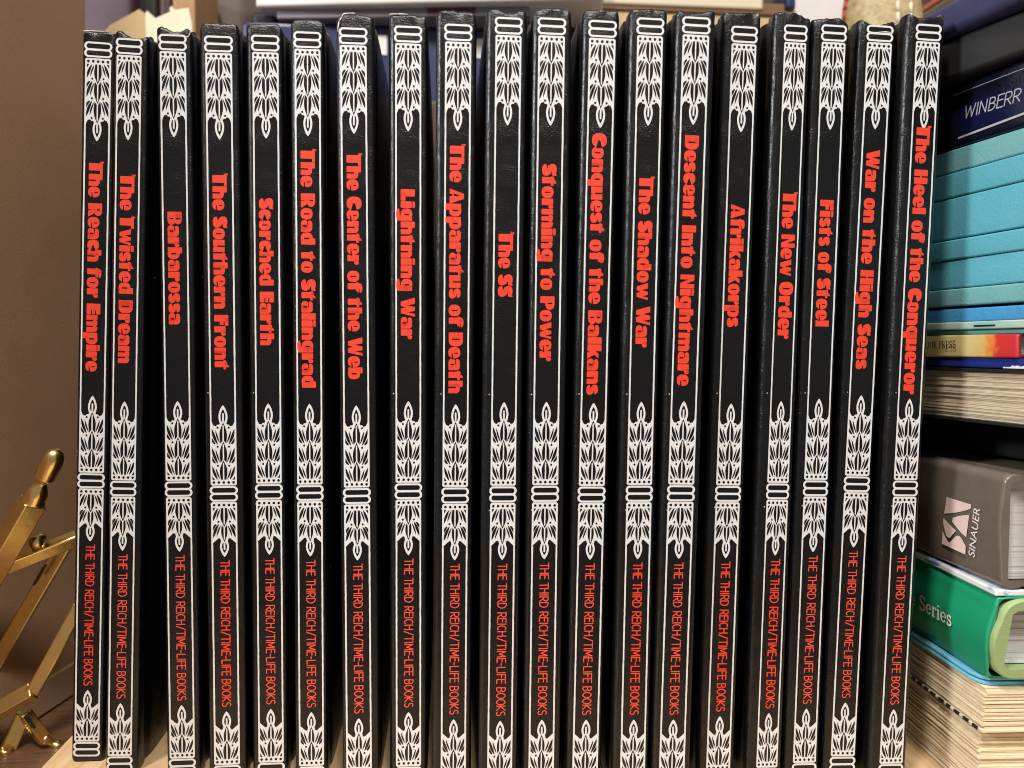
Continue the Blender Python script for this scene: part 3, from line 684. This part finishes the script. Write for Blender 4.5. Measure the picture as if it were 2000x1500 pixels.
yel = lying_book('paperback', 'yellow paperback turning orange and red towards its worn near end', fy, 0.14, 0.0085, 0.12, M_sunset, M_page, 0.0007, 0.0008, seed=34, group=GS, inset=0.0015, wob=0.0004, nleaf=22)
f = F(0.2500, 0.1575, 8.4, (0.1962, 0.285, 0)); navyt = lying_book('thin_blue_book', 'thin deep blue book with torn white edge under the yellow and red one', f, 0.14, 0.0037, 0.12, M_deep, M_page, 0.0006, 0.0006, seed=35, group=GS, nleaf=6)
b = MB(); rnd = random.Random(8); y0 = 0.0
for k in range(10): b.box((-0.00012 - rnd.uniform(0, .0002), 0.0002 + k * 0.0011, 0.0001), (0.0004, 0.0012 + k * 0.0011, 0.0005 + rnd.uniform(0.0, 0.0028) * (1 - k / 10) ** 1.5))
b.build('torn_edge', M_whitep, navyt)
# old book, fore edge outwards
f = F(0.205, 0.1371, 8.4, (0.1958, 0.285, 0)); rt = f.root('old_book'); tag(rt, 'old thick book showing its browned page edges, above the dark gap', 'book', GS)
link('page_block', leaves_mesh((0.0, 0, 0.0012), (0.11, 0.17, 0.0188), 30, 0.0009, 41, gap=0.10), M_old2, rt)
for z in (0.0, 0.0190): b = MB(); b.box((-0.0012, -0.001, z), (0.112, 0.171, z + 0.0011)); b.build('cover_board', M_black, rt)
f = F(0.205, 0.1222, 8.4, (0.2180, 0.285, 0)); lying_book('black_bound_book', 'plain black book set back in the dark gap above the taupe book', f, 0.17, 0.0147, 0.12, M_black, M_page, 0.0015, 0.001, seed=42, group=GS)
# taupe textbook
fb = Face((0.1946, 0.265, 0), -1.0, 0.2515, 0.0803)
taupe = lying_book('textbook', 'thick glossy taupe textbook with pink emblem and white lettering', fb, 0.20, 0.0405, 0.15, M_taupe, M_newp, 0.0022, 0.0035, 0.0012, True, 0.004, GS, 0.0006, 51, nleaf=34, flare=0.0)
def face_polys(name, parent, mats, face, polys, x=-0.0013, bulge=None):
    b = MB()
    for i, (pts, mi) in enumerate(polys):
        b.poly([face.yz(px, py) for px, py in pts], lambda u, w, k=i: (x - 0.000002 * k - (bulge(w) if bulge else 0), u, w), mi)
    return b.build(name, mats, parent)
Z = lambda x, y: (1780 + x / 4.686, 860 + y / 4.686)
tb = lambda w: 0.0
face_polys('emblem', taupe, [M_pink], fb, [
    ([Z(*p) for p in ((355,518),(580,588),(575,625),(525,642),(470,655),(400,666),(332,670))], 0),
    ([Z(*p) for p in ((325,708),(345,730),(440,828),(405,866),(388,888),(372,893),(352,872),(332,800),(322,750))], 0),
    ([Z(*p) for p in ((412,708),(480,690),(562,680),(535,888),(490,848),(405,746))], 0),
    ([Z(*p) for p in ((318,828),(328,852),(352,902),(372,934),(385,934),(420,896),(445,873),(470,874),(490,895),(510,930),(530,968),(527,1045),(310,945))], 0)], x=-0.0014)
def font_mesh(text, to3, length, height, name):
    c = bpy.data.curves.new('lettering', 'FONT'); c.body = text; c.size = 1.0
    o = bpy.data.objects.new('lettering_tmp', c); COL.objects.link(o)
    dg = bpy.context.evaluated_depsgraph_get(); me = bpy.data.meshes.new_from_object(o.evaluated_get(dg))
    bpy.data.objects.remove(o)
    xs = [v.co.x for v in me.vertices]; ys = [v.co.y for v in me.vertices]
    x0, x1, y1 = min(xs), max(xs), max(ys); y0 = 0
    for v in me.vertices: v.co = to3((v.co.x - x0) / (x1 - x0) * length, (v.co.y - y0) / (y1 - y0) * height)
    me.name = name; me.materials.clear(); return me
def run_text(name, text, face, p_start, p_end, p_top, m, parent, x, maker=font_mesh):
    """lettering on a face between two pixels of its baseline; p_top gives the cap height at the start"""
    s, e, t = (Vector(face.yz(*p)) for p in (p_start, p_end, p_top))
    d = (e - s); L = d.length; d.normalize(); n = Vector((-d.y, d.x))
    if n.dot(t - s) < 0: n = -n
    h = (t - s).dot(n)
    to3 = lambda u, w: (x, s.x + d.x * u + n.x * w, s.y + d.y * u + n.y * w)
    return link(name, maker(text, to3, L, h, name), m, parent)
run_text('lettering', 'SINAUER', fb, Z(610, 1075), Z(662, 628), Z(552, 1062), M_whitep, taupe, -0.0014)
# green volume in its jacket
fg = Face((0.1937, 0.261, 0), -3.0, 0.2520, 0.0460)
def leaning(me, T):                     # the near end slants: its lower edge is pushed further back
    for v in me.vertices: v.co.y += (T - v.co.z) * 0.17 * max(0, 1 - v.co.y / 0.15)
    return me
gr = fg.root('green_volume'); tag(gr, 'green jacketed volume with white serif lettering and sage cloth showing', 'book', GS)
link('dust_jacket', leaning(case_mesh(0.20, 0.0315, 0.14, 0.0004, 0.0045, 0.0016, False, 'dust_jacket', wob=0.0004, seed=61), 0.0315), M_green, gr)
c = link('cloth_case', leaning(case_mesh(0.203, 0.0302, 0.138, 0.0034, 0.0075, 0.0014, False, 'cloth_case', wob=0.0005, seed=62), 0.0315), M_gcloth, gr); c.location = (0.0010, -0.0026, 0.0006)
link('page_block', leaves_mesh((0.0062, 0.0075, 0.0045), (0.13, 0.195, 0.0262), 22, 0.0009, 63), M_newp, gr)
je = MB(); je.box((-0.0006, 0.0, 0.0316), (0.13, 0.20, 0.0340)); je.build('jacket_top_edge', M_jwhite, gr, bevel=0.0006)
def serif_mesh(text, to3, length, height, name):
    A_ = arc
    S_ = {
     'e': (0.56, [(A_(0.27, 0.33, 0.20, 0.30, 5, 320, 14), 0.10), ([(0.09, 0.2), (0.075, 0.33), (0.09, 0.46)], 0.17), ([(0.08, 0.36), (0.46, 0.36)], 0.06)]),
     'S': (0.66, [(A_(0.30, 0.74, 0.20, 0.23, 30, 270, 10) + A_(0.30, 0.26, 0.22, 0.25, 90, -150, 10), 0.13), ([(0.48, 0.68), (0.50, 1.0)], 0.06), ([(0.08, 0.0), (0.09, 0.34)], 0.06)]),
     'r': (0.46, [([(0.14, 0), (0.14, 0.62)], 0.15), ([(0.02, 0.03), (0.28, 0.03)], 0.05), ([(0.02, 0.62), (0.14, 0.62)], 0.05), (A_(0.30, 0.44, 0.14, 0.18, 170, 60, 6), 0.09), ([(0.37, 0.56), (0.38, 0.55)], 0.15)]),
     'i': (0.34, [([(0.15, 0), (0.15, 0.62)], 0.15), ([(0.02, 0.03), (0.29, 0.03)], 0.05), ([(0.02, 0.62), (0.15, 0.62)], 0.05), ([(0.14, 0.86), (0.15, 0.86)], 0.17)]),
     's': (0.48, [(A_(0.22, 0.48, 0.14, 0.15, 30, 270, 8) + A_(0.22, 0.17, 0.16, 0.16, 90, -150, 8), 0.11), ([(0.36, 0.46), (0.37, 0.64)], 0.05), ([(0.06, 0.0), (0.07, 0.2)], 0.05)]),
     'B': (0.66, [([(0.16, 0), (0.16, 1)], 0.16), ([(0.03, 0.98), (0.3, 0.98)] + A_(0.32, 0.75, 0.18, 0.23, 90, -90) + A_(0.33, 0.27, 0.22, 0.25, 90, -90) + [(0.03, 0.02)], 0.07)]),
     'O': (0.76, [(A_(0.36, 0.5, 0.28, 0.48, 0, 360, 24), 0.06), (A_(0.36, 0.5, 0.27, 0.46, 130, 230, 8), 0.15), (A_(0.36, 0.5, 0.27, 0.46, -50, 50, 8), 0.15)]),
     'K': (0.74, [([(0.16, 0), (0.16, 1)], 0.16), ([(0.64, 0.98), (0.22, 0.45)], 0.06), ([(0.32, 0.58), (0.62, 0.02)], 0.15), ([(0.03, 0.02), (0.3, 0.02)], 0.05), ([(0.03, 0.98), (0.3, 0.98)], 0.05), ([(0.5, 0.02), (0.72, 0.02)], 0.05), ([(0.5, 0.98), (0.72, 0.98)], 0.05)]),
     'P': (0.60, [([(0.16, 0), (0.16, 1)], 0.16), ([(0.03, 0.98), (0.3, 0.98)] + A_(0.32, 0.72, 0.20, 0.26, 90, -90) + [(0.2, 0.46)], 0.08), ([(0.03, 0.02), (0.3, 0.02)], 0.05)]),
     'R': (0.70, [([(0.16, 0), (0.16, 1)], 0.16), ([(0.03, 0.98), (0.3, 0.98)] + A_(0.32, 0.74, 0.20, 0.24, 90, -90) + [(0.2, 0.5)], 0.08), ([(0.34, 0.5), (0.58, 0.03)], 0.14), ([(0.03, 0.02), (0.3, 0.02)], 0.05), ([(0.52, 0.02), (0.68, 0.02)], 0.05)]),
     'E': (0.62, [([(0.16, 0), (0.16, 1)], 0.16), ([(0.03, 0.98), (0.52, 0.98), (0.54, 0.8)], 0.06), ([(0.2, 0.52), (0.42, 0.52)], 0.06), ([(0.03, 0.02), (0.52, 0.02), (0.55, 0.22)], 0.06)]),
     ' ': (0.34, []),
    }
    x = 0; b = MB(); items = []
    for ch in text:
        a, st = S_[ch]; items.append((x, st)); x += a
    k = 0
    for x0, st in items:
        for pts, w in st:
            for pl in stroke_polys(pts, w):
                k += 1
                def f3(u, v, kk=k): p = to3(u, v); return (p[0] - 0.0000005 * kk, p[1], p[2])
                b.poly([((x0 + p[0]) / x * length, p[1] * height) for p in pl], f3)
    return b.mesh(name)
Zg = lambda x, y: (1760 + x / 3.41, 1060 + y / 3.41)
run_text('lettering', 'e Series', fg, Zg(92, 406), Zg(374, 560), Zg(104, 318), M_whitep, gr, -0.0020, serif_mesh)
Zy = lambda x, y: (1700 + x / 3.333, 400 + y / 3.333)
run_text('lettering', 'BOOK PRESS', fy, Zy(348, 938), Zy(568, 932), Zy(348, 892), M_black, yel, -0.0006, serif_mesh)
# light blue plastic cover, then the two yellowed paperbacks with their fore edges outwards
f = Face((0.1925, 0.261, 0), -3.0, 0.2590, 0.0426); rt = f.root('plastic_folder'); tag(rt, 'light blue plastic folder edge sticking out under the green volume', 'folder', GS)
b = MB(); pts = [(0.004, 0.0), (0.0015, 0.002), (0.0002, 0.006), (0, 0.012), (0, 0.19), (0.12, 0.19), (0.12, 0.0)]
for lay in (0.0, 0.0018):
    lo = [(x, y, lay) for x, y in pts]; hi = [(x, y, lay + 0.0013) for x, y in pts]; n = len(pts)
    b.add(lo + hi, [tuple(range(n))[::-1], tuple(range(n, 2 * n))] + [(i, (i + 1) % n, n + (i + 1) % n, n + i) for i in range(n)])
b.build('plastic_sheet', M_cyan, rt, bevel=0.0004)
f = Face((0.1935, 0.261, 0), -3.0, 0.2575, 0.0262); rt = f.root('yellowed_paperback'); tag(rt, 'yellowed paperback with uneven pages lying directly under the blue folder', 'book', GS)
link('page_block', leaves_mesh((0.0, 0.0, 0.0008), (0.12, 0.17, 0.0162), 26, 0.0013, 71, gap=0.10), M_old, rt)
cv = MB(); cv.box((-0.0006, -0.0006, 0.0), (0.121, 0.172, 0.0007)); cvo = cv.build('cover', M_cream, rt)
b = MB(); y = 0.002
rnd = random.Random(5)
while y < 0.1: L_ = rnd.uniform(0.0022, 0.0034); b.box((-0.0009, y, -0.0002), (-0.0003, y + L_, 0.00095)); y += L_ + rnd.uniform(0.0016, 0.0026)
b.build('dash_pattern', M_black, cvo)
f = Face((0.1938, 0.261, 0), -3.0, 0.2600, 0.0002); rt = f.root('yellowed_paperback'); tag(rt, 'yellowed paperback at the very bottom of the stack with dark gaps between pages', 'book', GS)
link('page_block', leaves_mesh((0.0, 0.0, 0.0008), (0.12, 0.17, 0.0258), 36, 0.0015, 72, gap=0.12), M_old, rt)
cv = MB(); cv.box((-0.0004, -0.0006, 0.0), (0.121, 0.172, 0.0007)); cv.build('cover', M_cream, rt)
# navy books at the top
fw = Face((0.1948, 0.285, 0), 9.6, 0.19, 0.2413)
nv = lying_book('navy_book', 'navy jacketed book with thin silver lines and pale capitals above the turquoise set', fw, 0.15, 0.0235, 0.15, M_navy, M_page, 0.002, 0.002, 0, True, 0.003, GS, seed=81)
b = MB()
for (pa, pb_, w) in (((1872, 270), (2030, 210.5), 0.0008), ((1862, 187), (2030, 122), 0.00025)):
    (ya, za), (yb, zb) = fw.yz(*pa), fw.yz(*pb_)
    b.add([(-0.00016, ya, za - w / 2), (-0.00016, yb, zb - w / 2), (-0.00016, yb, zb + w / 2), (-0.00016, ya, za + w / 2)], [(0, 1, 2, 3)])
b.build('silver_line', M_silver, nv)
ya, za = fw.yz(1876, 262); yb, zb = fw.yz(2030, 130)
b = MB(); b.add([(-0.00008, ya, 0.0042), (-0.00008, yb - 0.01, 0.0042), (-0.00008, yb - 0.01, 0.0150), (-0.00008, ya, 0.0150)], [(0, 1, 2, 3)]); b.build('label_panel', M_label, nv)
def sans_mesh(text, to3, length, height, name):
    x = sum(H_[c][0] for c in text) - 0.06; k = length / x; b = MB(); i = 0; x0 = 0
    for c in text:
        for pts in H_[c][1]:
            for pl in stroke_polys([((x0 + p[0]) * k + p[1] * height * 0.16, p[1] * height) for p in pts], height * 0.095):
                i += 1
                def f3(u, v, kk=i): q = to3(u, v); return (q[0] - 0.0000005 * kk, q[1], q[2])
                b.poly(pl, f3)
        x0 += H_[c][0]
    return b.mesh(name)
run_text('lettering', 'WINBERR', fw, (1883, 232), (1993, 197), (1881, 210), M_silver, nv, -0.00018, sans_mesh)
fk = Face((0.1865, 0.285, 0), 17.0, 0.20, 0.2650)
lying_book('shadow_band_book', 'plain black book added as the shadowy band between the slate book and the lettered navy one', fk, 0.098, 0.0150, 0.15, M_black, M_page, 0.002, 0.002, 0.0, True, 0.003, GS, seed=83)  # added for the shadowy band under the slate book, turned to shade the stack
ft = Face((0.1845, 0.285, 0), 9.6, 0.19, 0.2802)
lying_book('slate_book', 'slate navy book topmost in the right stack, jutting out past the others', ft, 0.105, 0.0125, 0.16, M_navy2, M_page, 0.0025, 0.003, 0.0, False, 0.003, GS, seed=82)

# ------------------------------------------------------------------ brown box at the left
M_brown = mottled('brown_cardboard', (0.39, 0.22, 0.118), (0.44, 0.255, 0.142), 18, 0.62, (1, 1, 1), 0.00015, 700, spec=0.35)
M_brown2 = mottled('brown_cardboard_rim', (0.37, 0.225, 0.132), (0.42, 0.26, 0.158), 18, 0.55, (1, 1, 1), 0.00015, 700, spec=0.35)
rt = empty('storage_box', (-0.2007, 0.3909, -0.0178), (0, 0, R(-11.44))); tag(rt, 'tall plain brown cardboard box standing left of the row', 'box')
b = MB(); b.box((-0.09, -0.17, 0.0), (0, 0.052, 0.62)); b.build('side_panel', M_brown, rt, bevel=0.002)
b = MB(); b.box((-0.05, -0.1705, 0.0008), (0.0014, 0.0525, 0.0175)); b.build('base_rim', M_brown2, rt, bevel=0.0008)

# ------------------------------------------------------------------ brass easel
M_brass = mottled('brass', (0.82, 0.62, 0.22), (0.90, 0.70, 0.29), 90, 0.26, (1, 1, 1), 0.0001, 300)
M_brass.node_tree.nodes['Principled BSDF'].inputs['Metallic'].default_value = 1.0
es = empty('brass_easel', at(60, 1460, 0.366)); tag(es, 'small brass tabletop easel folded open beside the brown box', 'easel')
def bp_(name, fn, parent=es, bevel=0.0006):
    b = MB(); fn(b); o = b.build(name, M_brass, None, bevel=bevel)
    o.parent = parent
    off = es.location
    o.location = -Vector(off) if parent is es else (0, 0, 0)
    return o
post = bp_('post', lambda b: b.bar(at(66, 978, 0.335), at(-60, 1195, 0.350), 0.0085, 0.0085, (0.75, -0.65, 0.1)))
def finial(b):
    p0, p1 = at(63, 982, 0.335), at(113, 878, 0.329); L = (p1 - p0).length
    prof = [(0, 0.0034), (0.02, 0.0046), (0.05, 0.0048), (0.08, 0.0044), (0.12, 0.0045), (0.20, 0.0042), (0.29, 0.0033), (0.36, 0.0022), (0.41, 0.0021), (0.44, 0.0030), (0.47, 0.0039), (0.50, 0.0040), (0.62, 0.0041), (0.78, 0.0042), (0.88, 0.0038), (0.95, 0.0028), (0.985, 0.0015), (1.0, 0.0003)]
    b.lathe(p0, p1, [(t * L, r) for t, r in prof], 9)
bp_('finial', finial, post, 0)
cross = bp_('cross_bar', lambda b: b.bar(at(-40, 1126, 0.342), at(152, 1050, 0.356), 0.0050, 0.0062, (0.1, -0.5, 0.85)))
bp_('knob', lambda b: b.lathe(at(75, 1070, 0.349), at(72, 1047, 0.349), [(0, 0.0026), (0.002, 0.0034), (0.0045, 0.0036), (0.0058, 0.0026), (0.0062, 0.0008)], 12), cross, 0)
leg1 = bp_('leg', lambda b: b.bar(at(128, 1062, 0.358), at(-20, 1318, 0.372), 0.0062, 0.0050, (0.25, -0.9, 0.25)))
bm_ = lambda b: b.bar(at(88, 1105, 0.3515), at(68, 1140, 0.3540), 0.0010, 0.0022, (0.25, -0.9, 0.25))
o = bp_('slot', bm_, leg1, 0); o.data.materials.clear(); o.data.materials.append(M_black)
bp_('leg', lambda b: b.bar(at(158, 1180, 0.362), at(64, 1352, 0.356), 0.0056, 0.0050, (0.25, -0.9, 0.25)))
low = bp_('lower_bar', lambda b: b.bar(at(66, 1349, 0.356), at(-40, 1408, 0.352), 0.0070, 0.0060, (0.2, -0.6, 0.75)))
ft1 = bp_('foot', lambda b: b.bar(at(48, 1392, 0.360), at(88, 1446, 0.362), 0.0052, 0.0040, (0.5, -0.6, 0.6)))
o = bp_('slot', lambda b: b.bar(at(52, 1400, 0.3570), at(68, 1422, 0.3578), 0.0011, 0.001, (0.5, -0.6, 0.6)), ft1, 0); o.data.materials.clear(); o.data.materials.append(M_black)
def ball(b):
    p0, p1 = at(82, 1440, 0.362), at(120, 1462, 0.365); L = (p1 - p0).length
    b.lathe(p0, p1, [(t * L, r) for t, r in ((0, 0.0024), (0.12, 0.0030), (0.25, 0.0026), (0.42, 0.0016), (0.55, 0.0015), (0.63, 0.0022), (0.75, 0.0028), (0.88, 0.0025), (0.96, 0.0014), (1, 0.0003))], 16)
bp_('foot_tip', ball, ft1, 0)
ft2 = bp_('foot', lambda b: b.bar(at(46, 1392, 0.360), at(14, 1466, 0.362), 0.0066, 0.0034, (0.6, -0.7, 0.2)))
bp_('foot_tip', lambda b: b.lathe(at(14, 1460, 0.3595), at(8, 1476, 0.3605), [(0, 0.0022), (0.001, 0.0032), (0.0025, 0.0032), (0.0036, 0.0020), (0.004, 0.0005)], 14), ft2, 0)

# ------------------------------------------------------------------ things standing behind the row
riser = sheet('shelf_riser', (-0.14, 0.56, 0.0004), (0.45, 0.70, 0.340), M_back, 'structure', bevel=0.002)
GB = 'books behind the row'
def upright(name, label, px0, px1, Y, ztop, m, depth=0.11, z0=0.0, group=GB, rz=0):
    x0, x1 = at(px0, 30, Y).x, at(px1, 30, Y).x
    rt = empty(name, ((x0 + x1) / 2, Y, z0), (0, 0, R(rz))); tag(rt, label, 'book', group)
    w = x1 - x0; b = MB(); b.box((-w / 2, 0, 0), (w / 2, depth, ztop - z0)); b.build('cover', m, rt, bevel=0.004, seg=4)
    return rt
M_plum = cloth('plum_cloth', (0.080, 0.040, 0.060), (0.105, 0.055, 0.080), 0.5)
M_maroon = cloth('maroon_cloth', (0.050, 0.008, 0.014), (0.065, 0.012, 0.020), 0.5)
M_gapshade = cloth('gap_shade_brown', (0.018, 0.012, 0.009), (0.028, 0.018, 0.014), 0.6)
upright('plum_book', 'plum purple book standing behind the left end of the row', 150, 259, 0.595, 0.47, M_plum)
upright('dark_gap_filler', 'dark upright added to fill the shaded gap between the plum and maroon books', 260, 308, 0.61, 0.47, M_gapshade)  # fills a dark gap: the shade there is put into its colour
upright('maroon_book', 'dark maroon book standing against the orange wooden post', 309, 337, 0.605, 0.47, M_maroon)
b = MB(); x0, x1 = at(338, 30, 0.60).x, at(381, 30, 0.60).x; b.box((x0, 0.60, -0.0176), (x1, 0.66, 0.70)); o = b.build('wooden_post', M_post, bevel=0.001); tag(o, 'orange pine upright post of the bookcase behind the row', 'post')
# a kraft envelope and a pale yellow note tucked behind the first books
def sheet_card(name, label, cat, pix, Y, m, curl, thick=0.0006, drop=0.06):
    top = [at(px, py, Y) for px, py in pix]; b = MB()
    pts = top + [Vector((top[-1].x, Y, top[-1].z - drop)), Vector((top[0].x, Y, top[0].z - drop))]
    tris = tessellate_polygon([[Vector((p.x, p.z, 0)) for p in pts]])
    bm = bmesh.new(); vs = [bm.verts.new(p) for p in pts]
    for t in tris: bm.faces.new([vs[i] for i in t])
    bmesh.ops.subdivide_edges(bm, edges=bm.edges[:], cuts=3, use_grid_fill=True)
    for v in bm.verts: v.co.y += curl * math.sin((v.co.x - top[0].x) * 60) + curl * 0.6 * math.cos(v.co.z * 70)
    me = bpy.data.meshes.new(name); bm.to_mesh(me); bm.free()
    o = link(name, me, m); s = o.modifiers.new('thickness', 'SOLIDIFY'); s.thickness = thick
    tag(o, label, cat); return o
M_kraft = mottled('kraft_paper', (0.55, 0.37, 0.17), (0.60, 0.41, 0.20), 30, 0.7)
M_note = mottled('pale_yellow_paper', (0.80, 0.77, 0.52), (0.84, 0.81, 0.58), 30, 0.7)
sheet_card('kraft_envelope', 'tan kraft envelope with angled top tucked behind the first two books', 'envelope', [(196, 72), (215, 50), (236, 38), (272, 18), (284, 27), (304, 50), (322, 78)], 0.575, M_kraft, 0.0015, 0.0008, 0.20)
sheet_card('paper_note', 'pale yellow paper note with a torn pointed edge behind the third book', 'note', [(285, 28), (288, 22), (304, 36), (332, 23), (331, 17), (335, 11), (341, 19), (368, 15), (374, 44)], 0.565, M_note, 0.0015, 0.0005, 0.20)
# horizontal pile under the white book
M_chalk = mottled('chalk_white_cover', (0.68, 0.66, 0.64), (0.74, 0.72, 0.70), 40, 0.5)
M_lav = cloth('lavender_grey_card', (0.17, 0.15, 0.18), (0.21, 0.19, 0.22), 0.5)
def flat_pile(name, label, pxa, pya, pxb, pyb, Ya, Yb, T, D, m, over=0.0):
    """a lying book whose lower front edge runs from one pixel to another at the given depths"""
    a, c = at(pxa, pya, Ya), at(pxb, pyb, Yb); z = (a.z + c.z) / 2
    ang = math.atan2(c.y - a.y, c.x - a.x); L = math.hypot(c.x - a.x, c.y - a.y)
    rt = empty(name, (a.x, a.y, z), (0, 0, ang)); tag(rt, label, 'book', GB)
    b = MB(); b.box((0, 0, 0), (L, D, T)); o = b.build('cover', m, rt, bevel=min(T * 0.2, 0.002), seg=3)
    return rt, L
lv_Y, lv_Yb = 0.585, 0.560
rt, L_ = flat_pile('white_book', 'thick white book lying on the lavender grey one behind the row', 499, 22, 1180, -10, 0.585, 0.551, 0.035, 0.10, M_chalk)
rt, L_ = flat_pile('grey_book', 'lavender grey book with maroon band lying under the white book', 540, 37, 1034, 30, 0.588, 0.566, 0.0066, 0.10, M_lav)
b = MB(); b.box((L_ * 0.60, -0.0004, 0.0004), (L_ * 0.79, 0.02, 0.0062)); b.build('colour_band', M_maroon, rt)
M_navy3 = mottled('navy_and_white_jacket', (0.016, 0.022, 0.075), (0.03, 0.04, 0.12), 25, 0.3)
b = MB(); p, q = at(470, 40, 0.588), at(1034, 40, 0.572)
ntop = at(540, 39, 0.588).z
rt = empty('navy_jacketed_book', (p.x, 0.590, 0.3403)); tag(rt, 'thick navy book supporting the lavender grey one behind the row', 'book', GB)
b.box((0, 0, 0), (q.x - p.x, 0.10, ntop - 0.3403 - 0.0004)); b.build('cover', M_navy3, rt, bevel=0.003, seg=3)
b = MB(); zz = at(745, 95, 0.588).z - 0.3403
for px in (745, 937):
    x = at(px, 90, 0.589).x - p.x; b.box((x - 0.004, -0.0008, zz - 0.004), (x + 0.004, 0.001, zz + 0.010))
b.build('white_panel', M_chalk, rt)
upright('black_narrow_book', 'narrow black book leaning in shade left of the white book', 490, 540, 0.600, at(515, 21, 0.6).z, M_black, z0=0.3403, rz=0)
upright('red_book', 'dark red book standing right of the lavender grey one', 1036, 1081, 0.590, 0.47, M_maroon, z0=0.3403)
upright('black_tall_book', 'tall black book standing between the dark red book and the tan pile', 1082, 1150, 0.600, 0.47, M_black, z0=0.3403)
# tan pile
M_tan = wood('tan_board', (0.50, 0.34, 0.16), (0.62, 0.45, 0.24), 30, (1, 6, 6), 0.5)
M_oldbr = cloth('brown_leather_board', (0.16, 0.075, 0.03), (0.22, 0.11, 0.05), 0.45)
def slab(name, label, cat, pxa, pxb, py0, py1, Y, D, m, group=None, part='body', bevel=0.002, zfloor=None):
    a, c = at(pxa, py1, Y), at(pxb, py0, Y); z0 = a.z if zfloor is None else zfloor
    rt = empty(name, (a.x, Y, z0)); tag(rt, label, cat, group)
    b = MB(); b.box((0, 0, 0), (c.x - a.x, D, c.z - z0)); b.build(part, m, rt, bevel=bevel, seg=3); return rt
slab('tan_box', 'pale tan wooden box under the old brown books behind the row', 'box', 1152, 1556, 18, 60, 0.585, 0.09, M_tan, zfloor=0.3403)
slab('brown_board_book', 'thin old brown book lying on the tan box', 'book', 1160, 1534, 7, 17, 0.583, 0.09, M_oldbr, GB, 'cover', 0.0012)
slab('cream_edged_book', 'cream page-edged book lying on the thin brown book', 'book', 1150, 1492, -30, 6, 0.581, 0.09, M_cream, GB, 'page_block', 0.002)
slab('small_navy_box', 'small navy box beside the cream pile, left of the white card', 'box', 1536, 1556, -30, 16, 0.581, 0.07, M_navy3)
# white card, cushion, brown case
rt = sheet_card('white_card', 'large white card standing behind the row left of the gold cushion', 'card', [(1551, 55), (1551, -30), (1672, -30), (1672, 60)], 0.62, M_chalk, 0.0, 0.002, 0.20)
M_gold = mottled('gold_brocade', (0.34, 0.25, 0.10), (0.58, 0.47, 0.26), 190, 0.45, (1, 1, 1), 0.0008, 330)
M_rim = cloth('red_piping', (0.30, 0.045, 0.03), (0.36, 0.06, 0.04), 0.6)
M_cord = mat('cream_cord', (0.80, 0.74, 0.58), 0.5)
cc = at(1722, 62, 0.565)
rt = empty('gold_cushion', (cc.x, 0.565, 0.3403)); tag(rt, 'round gold brocade cushion with cream cords and red piping', 'cushion')
def pillow(rx, ry, rz, cz, seg=40, rings=24, n=2.4):
    vs = []; fs = []
    for i in range(rings + 1):
        ph = math.pi * i / rings - math.pi / 2
        for j in range(seg):
            th = 2 * math.pi * j / seg
            sp = lambda v, e: math.copysign(abs(v) ** e, v)
            vs.append((rx * sp(math.cos(ph), 2 / n) * sp(math.cos(th), 1), ry * sp(math.cos(ph), 1) * sp(math.sin(th), 1), cz + rz * sp(math.sin(ph), 2 / n)))
    for i in range(rings):
        for j in range(seg):
            k = (j + 1) % seg; fs.append((i*seg + j, i*seg + k, (i+1)*seg + k, (i+1)*seg + j))
    return vs, fs
b = MB(); hz = 0.055; b.add(*pillow(0.0295, 0.022, hz, hz + 0.002), 0, True); b.build('cushion_body', M_gold, rt)
def hoop(b, x, r, w=0.0):
    k = 40; 
    for i in range(k):
        t0, t1 = 2 * math.pi * i / k, 2 * math.pi * (i + 1) / k
        s = math.sqrt(max(0.02, 1 - (abs(x) / 0.0300) ** 2.4))
        f_ = lambda t: Vector((x, 0.0222 * s ** 1.0 * math.cos(t) * 1.02, hz + 0.002 + hz * (s ** 0.83) * math.sin(t) * 1.01))
        b.lathe(f_(t0), f_(t1), [(0, r), ((f_(t1) - f_(t0)).length, r)], 8)
b = MB(); hoop(b, -0.001, 0.0011); hoop(b, 0.0095, 0.0011); b.build('cord', M_cord, rt)
b = MB()
k = 48
for i in range(k):
    f_ = lambda t: Vector((0.0300 * math.copysign(abs(math.cos(t)) ** 0.83, math.cos(t)), 0, hz + 0.002 + (hz + 0.0005) * math.copysign(abs(math.sin(t)) ** 0.83, math.sin(t))))
    t0, t1 = 2 * math.pi * i / k, 2 * math.pi * (i + 1) / k
    b.lathe(f_(t0), f_(t1), [(0, 0.0018), ((f_(t1) - f_(t0)).length, 0.0018)], 8)
b.build('piping', M_rim, rt)
# brown case with red edge, tilted
M_case = mottled('dark_brown_leather', (0.075, 0.045, 0.024), (0.10, 0.062, 0.034), 40, 0.5, (1, 1, 1), 0.0004, 300)
cp = at(1792, 30, 0.56)
rt = empty('leather_case', (cp.x, 0.56, cp.z + 0.0005), (0, R(-33), 0)); tag(rt, 'tilted dark brown leather case with a red edge beside the gold cushion', 'case')
b = MB(); b.box((0.0, 0, -0.05), (0.11, 0.06, -0.0008)); b.build('body', M_case, rt, bevel=0.002)
b = MB(); b.box((-0.001, -0.001, -0.0006), (0.11, 0.06, 0.0028)); b.build('red_edge', M_rim, rt, bevel=0.0008)
